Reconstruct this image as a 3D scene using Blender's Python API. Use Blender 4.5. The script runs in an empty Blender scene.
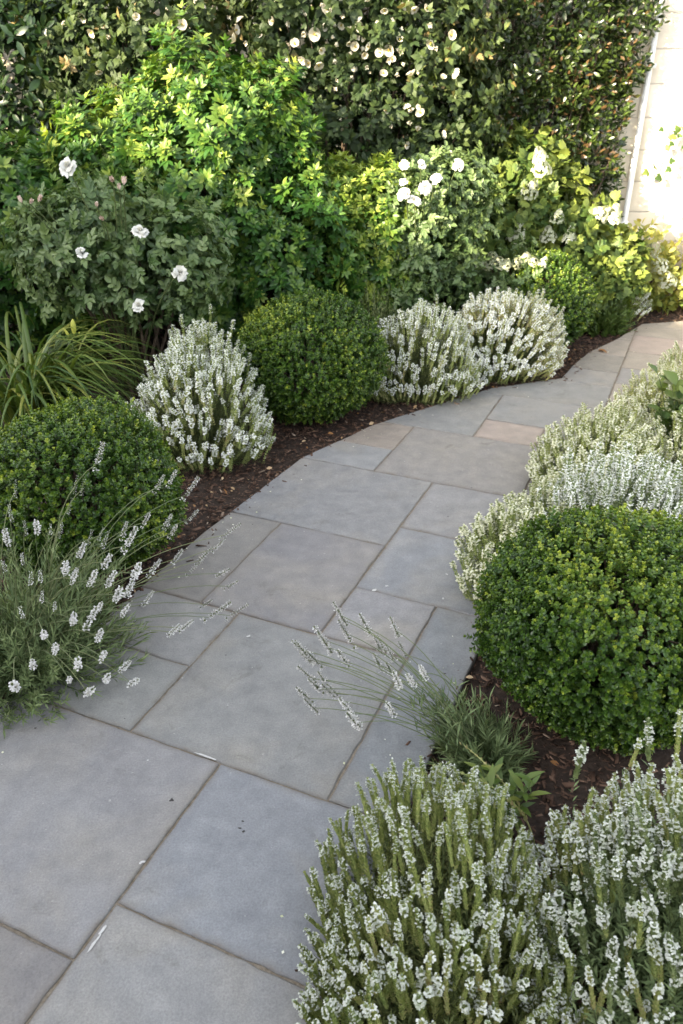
import bpy, math, random
import numpy as np
from mathutils import Vector, Matrix

# ------------------------------------------------------------------ basics
RNG = np.random.default_rng(11)
random.seed(5)
sc = bpy.context.scene
COL = sc.collection
R = math.radians


def unit(a):
    a = np.asarray(a, float)
    return a / np.maximum(np.linalg.norm(a, axis=-1, keepdims=True), 1e-9)


def frames(d, n):
    """rotation matrices with local +Y along d and local +Z near n"""
    d = unit(d)
    n = np.asarray(n, float)
    x = np.cross(d, n)
    bad = np.linalg.norm(x, axis=-1) < 1e-3
    x[bad] = np.cross(d[bad], np.array([0.31, 0.77, 0.55]))
    x = unit(x)
    z = np.cross(x, d)
    return np.stack([x, d, z], axis=-1)


_K = RNG.normal(size=(14, 3))
_F = RNG.uniform(0, 6.28, 14)


def noise(p, s=1.0):
    """cheap smooth noise, roughly -1..1"""
    p = np.asarray(p, float) * s
    return np.sin(p @ _K.T + _F).sum(-1) / 4.2


class Tpl:
    """a small mesh used as building block: V (n,3), F (k,4) with -1 for triangles, T tint, M material"""

    def __init__(self, V=None, F=None, T=None, M=None):
        self.V = np.zeros((0, 3)) if V is None else np.asarray(V, float)
        self.F = np.zeros((0, 4), int) if F is None else np.asarray(F, int)
        k = len(self.F)
        self.T = np.zeros(k) if T is None else np.broadcast_to(np.asarray(T, float), (k,)).copy()
        self.M = np.zeros(k, int) if M is None else np.broadcast_to(np.asarray(M, int), (k,)).copy()

    def add(self, o, mat=None, pos=(0, 0, 0), tint=0.0, scale=1.0, m=None):
        V = o.V * scale
        if mat is not None:
            V = V @ np.asarray(mat).T
        V = V + np.asarray(pos)
        n = len(self.V)
        F = np.where(o.F >= 0, o.F + n, -1)
        self.V = np.vstack([self.V, V])
        self.F = np.vstack([self.F, F])
        self.T = np.r_[self.T, o.T + tint]
        self.M = np.r_[self.M, o.M if m is None else np.full(len(o.F), m)]
        return self

    def scatter(self, o, mats, pos, scale, tint, m=None):
        """many copies of o in one go"""
        N = len(pos)
        if N == 0:
            return self
        scale = np.broadcast_to(np.asarray(scale, float), (N,))
        tint = np.broadcast_to(np.asarray(tint, float), (N,))
        V = np.einsum('nij,kj->nki', mats * scale[:, None, None], o.V) + np.asarray(pos)[:, None, :]
        nv = len(o.V)
        off = (np.arange(N) * nv + len(self.V))[:, None, None]
        F = np.where(o.F[None] >= 0, o.F[None] + off, -1)
        self.V = np.vstack([self.V, V.reshape(-1, 3)])
        self.F = np.vstack([self.F, F.reshape(-1, 4)])
        self.T = np.r_[self.T, (o.T[None] + tint[:, None]).ravel()]
        self.M = np.r_[self.M, np.tile(o.M if m is None else np.full(len(o.F), m), N)]
        return self

    def mesh(self, name, mats):
        me = bpy.data.meshes.new(name)
        V = self.V.astype(np.float32)
        me.vertices.add(len(V))
        me.vertices.foreach_set('co', V.ravel())
        mask = self.F >= 0
        cnt = mask.sum(1)
        start = np.r_[0, np.cumsum(cnt)[:-1]].astype(np.int32)
        idx = self.F[mask].astype(np.int32)
        me.loops.add(len(idx))
        me.loops.foreach_set('vertex_index', idx)
        me.polygons.add(len(cnt))
        me.polygons.foreach_set('loop_start', start)
        me.polygons.foreach_set('material_index', self.M.astype(np.int32))
        a = me.attributes.new('tint', 'FLOAT', 'FACE')
        a.data.foreach_set('value', self.T.astype(np.float32))
        for m in mats:
            me.materials.append(m)
        me.update(calc_edges=True)
        me.validate()
        return me


def link(name, me, parent=None, smooth=False):
    o = bpy.data.objects.new(name, me)
    COL.objects.link(o)
    if parent is not None:
        o.parent = parent
    if smooth and me is not None:
        me.polygons.foreach_set('use_smooth', np.ones(len(me.polygons), bool))
    return o


def part(name, t, mats, parent=None, smooth=False):
    return link(name, t.mesh(name, mats), parent, smooth)


def tag(o, label, cat, group=None):
    o['label'] = label
    o['category'] = cat
    if group:
        o['group'] = group
    return o


def thing(name, label, cat, loc, group=None):
    o = bpy.data.objects.new(name, None)
    o.empty_display_size = 0.1
    COL.objects.link(o)
    o.location = loc
    return tag(o, label, cat, group)


# ------------------------------------------------------------------ materials
def new_mat(name):
    m = bpy.data.materials.new(name)
    m.use_nodes = True
    nt = m.node_tree
    nt.nodes.clear()
    out = nt.nodes.new('ShaderNodeOutputMaterial')
    return m, nt, out


def ramp(nt, stops):
    n = nt.nodes.new('ShaderNodeValToRGB')
    e = n.color_ramp.elements
    while len(e) < len(stops):
        e.new(0.5)
    for el, (p, c) in zip(e, stops):
        el.position = p
        el.color = (*c, 1)
    return n


def leaf_mat(name, stops, trans=0.3, rough=0.42, spec=0.4, warm=(1.25, 1.3, 0.55), jit=0.25, orand=0.0):
    """thin leaf: colour by the leaf's own age (tint) and a little by leaf; lets light through"""
    m, nt, out = new_mat(name)
    L = nt.links.new
    at = nt.nodes.new('ShaderNodeAttribute')
    at.attribute_name = 'tint'
    geo = nt.nodes.new('ShaderNodeNewGeometry')
    ma = nt.nodes.new('ShaderNodeMath')
    ma.operation = 'MULTIPLY_ADD'
    L(geo.outputs['Random Per Island'], ma.inputs[0])
    ma.inputs[1].default_value = jit
    ma.inputs[2].default_value = -jit / 2
    ad = nt.nodes.new('ShaderNodeMath')
    ad.operation = 'ADD'
    ad.use_clamp = True
    L(at.outputs['Fac'], ad.inputs[0])
    L(ma.outputs[0], ad.inputs[1])
    r = ramp(nt, stops)
    if orand:
        oi = nt.nodes.new('ShaderNodeObjectInfo')
        m2 = nt.nodes.new('ShaderNodeMath')
        m2.operation = 'MULTIPLY_ADD'
        L(oi.outputs['Random'], m2.inputs[0])
        m2.inputs[1].default_value = orand
        L(ad.outputs[0], m2.inputs[2])
        m3 = nt.nodes.new('ShaderNodeMath')
        m3.operation = 'ADD'
        m3.use_clamp = True
        L(m2.outputs[0], m3.inputs[0])
        m3.inputs[1].default_value = -orand / 2
        L(m3.outputs[0], r.inputs[0])
    else:
        L(ad.outputs[0], r.inputs[0])
    p = nt.nodes.new('ShaderNodeBsdfPrincipled')
    L(r.outputs[0], p.inputs['Base Color'])
    p.inputs['Roughness'].default_value = rough
    p.inputs['Specular IOR Level'].default_value = spec
    if trans > 0:
        t = nt.nodes.new('ShaderNodeBsdfTranslucent')
        mx = nt.nodes.new('ShaderNodeMix')
        mx.data_type = 'RGBA'
        mx.blend_type = 'MULTIPLY'
        mx.inputs[0].default_value = 1.0
        L(r.outputs[0], mx.inputs[6])
        mx.inputs[7].default_value = (*warm, 1)
        L(mx.outputs[2], t.inputs['Color'])
        ms = nt.nodes.new('ShaderNodeMixShader')
        ms.inputs[0].default_value = trans
        L(p.outputs[0], ms.inputs[1])
        L(t.outputs[0], ms.inputs[2])
        L(ms.outputs[0], out.inputs[0])
    else:
        L(p.outputs[0], out.inputs[0])
    return m


def plain_mat(name, col, rough=0.6, col2=None, scale=30.0, bump=0.0, spec=0.3):
    m, nt, out = new_mat(name)
    L = nt.links.new
    p = nt.nodes.new('ShaderNodeBsdfPrincipled')
    p.inputs['Roughness'].default_value = rough
    p.inputs['Specular IOR Level'].default_value = spec
    tc = nt.nodes.new('ShaderNodeTexCoord')
    nz = nt.nodes.new('ShaderNodeTexNoise')
    nz.inputs['Scale'].default_value = scale
    nz.inputs['Detail'].default_value = 6
    L(tc.outputs['Object'], nz.inputs['Vector'])
    c2 = col2 or tuple(min(1, c * 1.25) for c in col)
    r = ramp(nt, [(0.3, col), (0.7, c2)])
    L(nz.outputs[0], r.inputs[0])
    L(r.outputs[0], p.inputs['Base Color'])
    if bump:
        b = nt.nodes.new('ShaderNodeBump')
        b.inputs['Strength'].default_value = bump
        b.inputs['Distance'].default_value = 0.01
        L(nz.outputs[0], b.inputs['Height'])
        L(b.outputs[0], p.inputs['Normal'])
    L(p.outputs[0], out.inputs[0])
    return m


M = {}
# leaves (dark, mid, young)
M['box'] = leaf_mat('boxwood_leaf', [(0.0, (.018, .046, .007)), (0.45, (.048, .100, .012)), (0.8, (.120, .185, .02)), (1.0, (.27, .32, .04))], 0.2, 0.36, 0.5)
M['choisya'] = leaf_mat('choisya_leaf', [(0.0, (.016, .050, .011)), (0.4, (.036, .100, .015)), (0.75, (.110, .185, .028)), (1.0, (.26, .32, .055))], 0.3, 0.42, 0.4)
M['rose'] = leaf_mat('rose_leaf', [(0.0, (.026, .054, .016)), (0.5, (.056, .100, .032)), (1.0, (.12, .17, .06))], 0.25, 0.45, 0.4)
M['abutilon'] = leaf_mat('abutilon_leaf', [(0.0, (.018, .035, .011)), (0.5, (.037, .060, .019)), (0.92, (.085, .115, .034)), (1.0, (.20, .15, .06))], 0.28, 0.55, 0.3)
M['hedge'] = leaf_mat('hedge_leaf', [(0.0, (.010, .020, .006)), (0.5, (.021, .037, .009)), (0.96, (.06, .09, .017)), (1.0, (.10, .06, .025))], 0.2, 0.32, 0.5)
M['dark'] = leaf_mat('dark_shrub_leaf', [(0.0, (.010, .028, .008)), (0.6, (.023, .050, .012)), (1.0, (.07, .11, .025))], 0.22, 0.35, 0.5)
M['hyd'] = leaf_mat('hydrangea_leaf', [(0.0, (.026, .055, .013)), (0.5, (.060, .105, .024)), (1.0, (.20, .24, .05))], 0.3, 0.5, 0.3)
M['golden'] = leaf_mat('golden_leaf', [(0.0, (.10, .15, .035)), (0.5, (.22, .26, .06)), (1.0, (.40, .38, .11))], 0.42, 0.5, 0.3, (1.3, 1.15, .5))
M['strap'] = leaf_mat('strap_leaf', [(0.0, (.04, .080, .016)), (0.5, (.095, .145, .028)), (1.0, (.26, .27, .06))], 0.3, 0.4, 0.4)
M['needle'] = leaf_mat('needle_leaf', [(0.0, (.050, .068, .024)), (0.5, (.115, .135, .045)), (1.0, (.22, .215, .08))], 0.18, 0.6, 0.25)
M['lav'] = leaf_mat('lavender_leaf', [(0.0, (.070, .110, .045)), (0.5, (.15, .20, .085)), (1.0, (.27, .31, .15))], 0.18, 0.6, 0.25)
M['stalk'] = leaf_mat('lavender_stalk', [(0.0, (.10, .13, .06)), (1.0, (.20, .21, .10))], 0.0, 0.6, 0.25)
M['calyx'] = leaf_mat('spike_bract', [(0.0, (.14, .19, .06)), (0.5, (.33, .37, .13)), (0.85, (.47, .44, .21)), (1.0, (.42, .30, .16))], 0.22, 0.6, 0.2, orand=.5)
M['calyx_cool'] = leaf_mat('spire_bract', [(0.0, (.10, .145, .06)), (0.5, (.21, .26, .115)), (1.0, (.34, .36, .18))], 0.22, 0.6, 0.2)
M['floret'] = leaf_mat('white_floret', [(0.0, (.37, .42, .28)), (0.45, (.58, .60, .51)), (1.0, (.74, .75, .69))], 0.25, 0.6, 0.2, (1, 1, 1), orand=.5)
M['bright'] = leaf_mat('bright_floret', [(0.0, (.58, .61, .50)), (0.45, (.74, .75, .68)), (1.0, (.85, .85, .82))], 0.25, 0.6, 0.2, (1, 1, .95), orand=.5)
M['cream'] = leaf_mat('cream_floret', [(0.0, (.48, .50, .30)), (0.45, (.68, .67, .48)), (1.0, (.80, .79, .66))], 0.25, 0.6, 0.2, (1, 1, .85), orand=.5)
M['lavfl'] = leaf_mat('lavender_floret', [(0.0, (.34, .34, .28)), (0.45, (.56, .55, .52)), (1.0, (.74, .72, .71))], 0.22, 0.6, 0.2, (1, 1, 1))
M['petal'] = leaf_mat('rose_petal', [(0.0, (.46, .44, .34)), (0.5, (.58, .57, .51)), (1.0, (.68, .68, .65))], 0.35, 0.5, 0.25, (1, 1, 1))
M['bud'] = leaf_mat('rose_bud', [(0.0, (.42, .28, .22)), (0.6, (.58, .47, .40)), (1.0, (.80, .74, .66))], 0.2, 0.5, 0.25, (1, .9, .8))
M['abpetal'] = leaf_mat('abutilon_petal', [(0.0, (.42, .39, .25)), (0.5, (.56, .52, .40)), (1.0, (.68, .65, .55))], 0.35, 0.5, 0.25, (1, .97, .85))
M['stamen'] = leaf_mat('stamen', [(0.0, (.30, .24, .05)), (1.0, (.50, .40, .10))], 0.1, 0.6, 0.2)
M['panicle'] = leaf_mat('panicle_floret', [(0.0, (.34, .40, .18)), (0.5, (.54, .56, .40)), (1.0, (.70, .70, .62))], 0.3, 0.6, 0.2, (1, 1, .8))
M['daybud'] = leaf_mat('lily_bud', [(0.0, (.30, .34, .06)), (1.0, (.52, .50, .10))], 0.25, 0.45, 0.3)
M['bark'] = plain_mat('bark', (.05, .035, .024), 0.85, (.11, .08, .055), 60, 0.4)
M['greenstem'] = plain_mat('green_stem', (.06, .09, .03), 0.6, (.10, .12, .045), 40)
M['deadleaf'] = leaf_mat('dead_leaf', [(0.0, (.16, .07, .025)), (0.5, (.26, .13, .05)), (1.0, (.45, .33, .20))], 0.15, 0.7, 0.2)


# ------------------------------------------------------------------ leaf and flower building blocks (axis +Y, face up +Z)
def t_diamond(w=0.5, fold=0.18, drop=0.08):
    return Tpl([(0, 0, 0), (w / 2, .5, fold * w), (0, 1, -drop), (-w / 2, .5, fold * w), (0, .5, 0)],
               [(0, 1, 4, -1), (4, 1, 2, -1), (0, 4, 3, -1), (4, 2, 3, -1)])


def t_leaf2(w=0.55, fold=0.2, drop=0.12):
    """ovate leaf folded at the midrib, two quads"""
    return Tpl([(0, 0, 0), (w * .46, .32, fold * w), (w * .36, .72, fold * w * .6), (0, 1, -drop), (-w * .36, .72, fold * w * .6), (-w * .46, .32, fold * w)],
               [(0, 1, 2, 3), (0, 3, 4, 5)])


def t_oval(w=0.7, fold=0.18, drop=0.14):
    """small round-ended leaf"""
    V = [(0, 0, 0), (w * .40, .24, fold * w * .8), (w * .50, .55, fold * w), (w * .34, .87, fold * w * .5 - drop * .6), (0, 1, -drop),
         (-w * .34, .87, fold * w * .5 - drop * .6), (-w * .50, .55, fold * w), (-w * .40, .24, fold * w * .8)]
    return Tpl(V, [(0, 1, 2, 4), (2, 3, 4, -1), (0, 4, 6, 7), (4, 5, 6, -1)])


def t_leaf(w=0.4, fold=0.22, curl=0.25, prof=((.0, 0), (.28, .8), (.55, 1), (.8, .62), (1, 0))):
    V, F = [], []
    rows = []
    for y, h in prof:
        z = -curl * y * y
        if h == 0:
            V.append((0, y, z)); rows.append((len(V) - 1,))
        else:
            V += [(-w / 2 * h, y, z + fold * w * h * .5), (0, y, z), (w / 2 * h, y, z + fold * w * h * .5)]
            k = len(V)
            rows.append((k - 3, k - 2, k - 1))
    for a, b in zip(rows[:-1], rows[1:]):
        if len(a) == 1 and len(b) == 3:
            F += [(a[0], b[1], b[0], -1), (a[0], b[2], b[1], -1)]
        elif len(a) == 3 and len(b) == 3:
            F += [(a[0], a[1], b[1], b[0]), (a[1], a[2], b[2], b[1])]
        else:
            F += [(a[0], a[1], b[0], -1), (a[1], a[2], b[0], -1)]
    return Tpl(V, F)


def t_lobed(n=3, spread=50, w=0.42, curl=0.2):
    """palmate leaf: n pointed lobes from one base"""
    t = Tpl()
    lf = t_leaf(w * 1.35, .1, curl, ((.0, 0), (.35, .95), (.6, 1), (1, 0)))
    for i in range(n):
        a = R((i / (n - 1) - .5) * 2 * spread)
        s = 1 - .3 * abs(i / (n - 1) - .5) * 2
        c, si = math.cos(a), math.sin(a)
        t.add(lf, [[c, si, 0], [-si, c, 0], [0, 0, 1]], (0, 0, -.004 * i), 0, s)
    return t


def one_frame(d, n):
    return frames(np.array([d], float), np.array([n], float))[0]


def tube(pts, r0, r1, sides=5):
    pts = np.asarray(pts, float)
    n = len(pts)
    tan = unit(np.gradient(pts, axis=0))
    ref = np.array([.37, .21, .9])
    V = []
    for i in range(n):
        x = unit(np.cross(tan[i], ref)); y = np.cross(tan[i], x)
        r = r0 + (r1 - r0) * i / (n - 1)
        for k in range(sides):
            a = 2 * math.pi * k / sides
            V.append(pts[i] + r * (math.cos(a) * x + math.sin(a) * y))
    F = []
    for i in range(n - 1):
        for k in range(sides):
            k2 = (k + 1) % sides
            F.append((i * sides + k, i * sides + k2, (i + 1) * sides + k2, (i + 1) * sides + k))
    return Tpl(V, F)


def bez(a, b, c, n):
    t = np.linspace(0, 1, n)[:, None]
    a, b, c = map(np.asarray, (a, b, c))
    return (1 - t) ** 2 * a + 2 * t * (1 - t) * b + t * t * c


# ------------------------------------------------------------------ sun, sky, camera
SUN_EL = 19.5
TRAVEL = np.array([.74, .673])
to_sun = np.array([-TRAVEL[0], -TRAVEL[1], math.tan(R(SUN_EL))])
sun = bpy.data.lights.new('sun', 'SUN')
sun.energy = 3.9
sun.angle = R(0.53)
sun.color = (1.0, .86, .61)
so = bpy.data.objects.new('sun', sun)
COL.objects.link(so)
so.rotation_euler = Vector(to_sun).to_track_quat('Z', 'Y').to_euler()
so.location = (-8, -6, 6)
w = bpy.data.worlds.new('World')
sc.world = w
w.use_nodes = True
nt = w.node_tree
nt.nodes.clear()
bg = nt.nodes.new('ShaderNodeBackground')
wo = nt.nodes.new('ShaderNodeOutputWorld')
sky = nt.nodes.new('ShaderNodeTexSky')
sky.sky_type = 'NISHITA'
sky.sun_disc = False
sky.sun_elevation = R(SUN_EL)
# rotation 0 puts the sun on +Y, growing clockwise seen from above
sky.sun_rotation = math.atan2(to_sun[0], to_sun[1])
sky.air_density = 1.0
sky.dust_density = 2.5
sky.ozone_density = 1.0
bg.inputs['Strength'].default_value = 0.15
hz = nt.nodes.new('ShaderNodeHueSaturation')  # thin high haze takes most of the blue out of the sky
hz.inputs['Saturation'].default_value = .34
nt.links.new(sky.outputs[0], hz.inputs['Color'])
nt.links.new(hz.outputs[0], bg.inputs[0])
nt.links.new(bg.outputs[0], wo.inputs[0])

cam = bpy.data.cameras.new('camera')
cam.sensor_fit = 'VERTICAL'
cam.sensor_height = 22.3
cam.lens = 800 / 1024 * 22.3
cam.clip_start = .05
cam.clip_end = 500
cam.dof.use_dof = True
cam.dof.focus_distance = 2.1
cam.dof.aperture_fstop = 4.0
co = bpy.data.objects.new('camera', cam)
COL.objects.link(co)
co.location = (0, 0, 1.6)
co.rotation_euler = (R(90 - 29), 0, 0)
sc.camera = co
CAM = np.array([0, 0, 1.6])

sc.render.engine = 'CYCLES'
sc.cycles.use_denoising = True
sc.cycles.max_bounces = 7
sc.cycles.diffuse_bounces = 4
sc.cycles.glossy_bounces = 2
sc.cycles.transmission_bounces = 4
sc.cycles.transparent_max_bounces = 4
sc.cycles.sample_clamp_indirect = 6
sc.view_settings.view_transform = 'Standard'
sc.view_settings.look = 'None'
sc.view_settings.gamma = 1.0
sc.view_settings.exposure = 2.7
sc.view_settings.use_curve_mapping = False

# ================================================================== THE SETTING
GA = R(66.5)
U = np.array([math.cos(GA), math.sin(GA)])
Vv = np.array([math.sin(GA), -math.cos(GA)])


def uv2xy(p):
    p = np.asarray(p, float)
    return p[..., :1] * U + p[..., 1:] * Vv


def xy2uv(p):
    p = np.asarray(p, float)
    return np.stack([p @ U, p @ Vv], -1)


LEFT = [(-.19, 3.41), (-.02, 3.60), (.15, 3.80), (.31, 3.93), (.60, 4.16), (.86, 4.35), (1.3, 4.52), (1.42, 4.74), (1.6, 5.02), (1.82, 5.25), (2.15, 5.66), (2.7, 5.80), (4.6, 5.9)]
RIGHT = [(.62, 2.44), (.80, 2.82), (1.08, 3.30), (1.45, 3.74), (1.95, 4.2), (2.6, 4.62), (3.4, 4.8), (4.6, 4.85)]
lo_l = uv2xy(np.array([[-2.5, -1.585], [2.28, -1.585]]))
lo_r = uv2xy(np.array([[1.98, -.40], [-2.5, -.40]]))
PATH = np.vstack([lo_l, LEFT, RIGHT[::-1], lo_r])


def clip_poly(poly, rect):
    """Sutherland-Hodgman in (u, v) against a rectangle"""
    u0, u1, v0, v1 = rect
    out = [tuple(p) for p in poly]
    for ax, val, keep in ((0, u0, 1), (0, u1, -1), (1, v0, 1), (1, v1, -1)):
        inp, out = out, []
        for i in range(len(inp)):
            a, b = inp[i - 1], inp[i]
            ia, ib = (a[ax] - val) * keep >= 0, (b[ax] - val) * keep >= 0
            if ia != ib:
                t = (val - a[ax]) / (b[ax] - a[ax])
                out.append((a[0] + t * (b[0] - a[0]), a[1] + t * (b[1] - a[1])))
            if ib:
                out.append(b)
        if not out:
            return []
    res = []
    for p in out:
        if not res or math.hypot(p[0] - res[-1][0], p[1] - res[-1][1]) > 1e-4:
            res.append(p)
    if len(res) > 2 and math.hypot(res[0][0] - res[-1][0], res[0][1] - res[-1][1]) < 1e-4:
        res.pop()
    return res


def stone_mat():
    m, nt, out = new_mat('bluestone')
    L = nt.links.new
    oi = nt.nodes.new('ShaderNodeObjectInfo')
    tc = nt.nodes.new('ShaderNodeTexCoord')
    off = nt.nodes.new('ShaderNodeVectorMath'); off.operation = 'SCALE'
    off.inputs[3].default_value = 37.0
    cmb = nt.nodes.new('ShaderNodeCombineXYZ')
    for i in range(3):
        L(oi.outputs['Random'], cmb.inputs[i])
    L(cmb.outputs[0], off.inputs[0])
    ad = nt.nodes.new('ShaderNodeVectorMath'); ad.operation = 'ADD'
    L(tc.outputs['Object'], ad.inputs[0]); L(off.outputs[0], ad.inputs[1])

    def nz(scale, detail, rough=.55, dist=0.0):
        n = nt.nodes.new('ShaderNodeTexNoise')
        n.inputs['Scale'].default_value = scale
        n.inputs['Detail'].default_value = detail
        n.inputs['Roughness'].default_value = rough
        n.inputs['Distortion'].default_value = dist
        L(ad.outputs[0], n.inputs['Vector'])
        return n
    big = nz(2.6, 4, .55, .6); mid = nz(16, 7, .65); fine = nz(210, 4, .7); spot = nz(75, 2, .5)
    # rust-brown clouds of the sandstone over the grey of the slab
    tan = nt.nodes.new('ShaderNodeMix'); tan.data_type = 'RGBA'
    rb = ramp(nt, [(.47, (0, 0, 0)), (.75, (.62, .62, .62))])
    L(big.outputs[0], rb.inputs[0]); L(rb.outputs[0], tan.inputs[0])
    L(oi.outputs['Color'], tan.inputs[6])
    tan.inputs[7].default_value = (.262, .238, .200, 1)

    def mul(a, ramp_node):
        x = nt.nodes.new('ShaderNodeMix'); x.data_type = 'RGBA'; x.blend_type = 'MULTIPLY'; x.inputs[0].default_value = 1
        L(a, x.inputs[6]); L(ramp_node.outputs[0], x.inputs[7]); return x.outputs[2]
    r1 = ramp(nt, [(.25, (.74, .74, .755)), (.75, (1.18, 1.18, 1.155))]); L(mid.outputs[0], r1.inputs[0])
    r2 = ramp(nt, [(.25, (.74, .74, .74)), (.75, (1.2, 1.2, 1.2))]); L(fine.outputs[0], r2.inputs[0])
    c = mul(mul(tan.outputs[2], r1), r2)
    sp = ramp(nt, [(.73, (0, 0, 0)), (.78, (.5, .5, .5))]); L(spot.outputs[0], sp.inputs[0])
    ms = nt.nodes.new('ShaderNodeMix'); ms.data_type = 'RGBA'
    L(sp.outputs[0], ms.inputs[0]); L(c, ms.inputs[6]); ms.inputs[7].default_value = (.42, .40, .37, 1)
    # soil washed along the joints, and a few damp-looking mineral stains
    ed = nt.nodes.new('ShaderNodeAttribute'); ed.attribute_name = 'edge'
    e1 = nt.nodes.new('ShaderNodeMath'); e1.operation = 'POWER'; L(ed.outputs['Fac'], e1.inputs[0]); e1.inputs[1].default_value = 2.2
    er = ramp(nt, [(.38, (0, 0, 0)), (.66, (.7, .7, .7))]); L(mid.outputs[0], er.inputs[0])
    e2 = nt.nodes.new('ShaderNodeMath'); e2.operation = 'MULTIPLY'; L(e1.outputs[0], e2.inputs[0]); L(er.outputs[0], e2.inputs[1])
    md = nt.nodes.new('ShaderNodeMix'); md.data_type = 'RGBA'
    L(e2.outputs[0], md.inputs[0]); L(ms.outputs[2], md.inputs[6]); md.inputs[7].default_value = (.115, .095, .075, 1)
    stn = nz(5.5, 5, .7, 1.2)
    sr = ramp(nt, [(.60, (1, 1, 1)), (.72, (.73, .715, .69))]); L(stn.outputs[0], sr.inputs[0])
    c_out = mul(md.outputs[2], sr)
    p = nt.nodes.new('ShaderNodeBsdfPrincipled')
    L(c_out, p.inputs['Base Color'])
    rr = ramp(nt, [(.3, (.5, .5, .5)), (.7, (.68, .68, .68))]); L(mid.outputs[0], rr.inputs[0])
    L(rr.outputs[0], p.inputs['Roughness'])
    p.inputs['Specular IOR Level'].default_value = .35
    cl = nz(7, 3, .5, .9)
    cr = ramp(nt, [(.46, (0, 0, 0)), (.50, (1, 1, 1))]); L(cl.outputs[0], cr.inputs[0])
    hs = nt.nodes.new('ShaderNodeMath'); hs.operation = 'MULTIPLY_ADD'
    L(mid.outputs[0], hs.inputs[0]); hs.inputs[1].default_value = 2.5
    L(fine.outputs[0], hs.inputs[2])
    h2 = nt.nodes.new('ShaderNodeMath'); h2.operation = 'MULTIPLY_ADD'; L(cr.outputs[0], h2.inputs[0]); h2.inputs[1].default_value = .35; L(hs.outputs[0], h2.inputs[2]); hs = h2
    b = nt.nodes.new('ShaderNodeBump'); b.inputs['Strength'].default_value = .45; b.inputs['Distance'].default_value = .004
    L(hs.outputs[0], b.inputs['Height']); L(b.outputs[0], p.inputs['Normal'])
    L(p.outputs[0], out.inputs[0])
    return m


M['stone'] = stone_mat()
M['mortar'] = plain_mat('joint_sand', (.13, .105, .075), .95, (.23, .195, .15), 90, .6)


def slab_mesh(poly_uv, rng):
    """split-faced flagstone: slightly ragged arris, small chamfer"""
    pts = []
    n = len(poly_uv)
    area = 0
    for i in range(n):
        a, b = np.array(poly_uv[i]), np.array(poly_uv[(i + 1) % n])
        area += a[0] * b[1] - a[1] * b[0]
        L = np.linalg.norm(b - a)
        k = max(1, int(L / .035))
        nr = np.array([-(b - a)[1], (b - a)[0]]) / max(L, 1e-6)
        for j in range(k):
            q = a + (b - a) * j / k
            if j:
                q = q + nr * rng.normal() * .0011
            pts.append(q)
    pts = np.array(pts)
    if area < 0:
        pts = pts[::-1]
    # (u, v) is left-handed in (x, y): reverse so that the top faces up
    pts = uv2xy(pts)[::-1]
    m = len(pts)
    nxt, prv = np.roll(pts, -1, 0), np.roll(pts, 1, 0)
    e1, e2 = unit(pts - prv), unit(nxt - pts)
    nrm = unit(np.stack([-(e1 + e2)[:, 1], (e1 + e2)[:, 0]], -1))
    n1 = np.stack([-e1[:, 1], e1[:, 0]], -1)
    nrm = nrm / np.maximum(.5, (nrm * n1).sum(1, keepdims=True))
    me = bpy.data.meshes.new('paving_slab')
    ins = .003
    ext = np.ptp(np.array(poly_uv), axis=0).min()
    q = np.array(poly_uv)
    inner = min(.026, ext * .12) if np.linalg.norm(q - np.roll(q, 1, 0), axis=1).min() > .09 else .0042
    tp_ = pts + nrm * inner
    a_, b_, c_ = tp_, np.roll(tp_, -1, 0), tp_.mean(0)
    if (((b_ - a_)[:, 0] * (c_ - a_)[:, 1] - (b_ - a_)[:, 1] * (c_ - a_)[:, 0]) < 0).any():
        inner = .0042
    V = [(*p, 0.0) for p in pts + nrm * inner] + [(*p, 0.0) for p in pts + nrm * ins] + [(*p, -.003) for p in pts] + [(*p, -.028) for p in pts]
    V.append((*(pts + nrm * inner).mean(0), 0.0))
    F = [(i, (i + 1) % m, 4 * m) for i in range(m)]
    for r in range(3):
        for i in range(m):
            j = (i + 1) % m
            F.append((r * m + i, (r + 1) * m + i, (r + 1) * m + j, r * m + j))
    me.from_pydata(V, [], F)
    at = me.attributes.new('edge', 'FLOAT', 'POINT')
    at.data.foreach_set('value', np.r_[np.zeros(m), np.ones(m * 3), 0].astype(np.float32))
    me.materials.append(M['stone'])
    me.update()
    return me


# path: bed with sandy joints, the flagstones are its parts
bed_uv = PATH
me = bpy.data.meshes.new('path')
k = len(PATH)
cen = PATH.mean(0)
import bmesh
bm = bmesh.new()
vs = [bm.verts.new((*(p), -.0055)) for p in PATH]
f = bm.faces.new(vs)
bmesh.ops.triangulate(bm, faces=[f])
bm.normal_update()
for f in bm.faces:
    if f.normal.z < 0:
        f.normal_flip()
bm.to_mesh(me); bm.free()
me.materials.append(M['mortar'])
path = link('path', me)
path['kind'] = 'structure'
path['label'] = 'grey bluestone garden path of large rectangular flagstones winding to the right'

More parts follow.
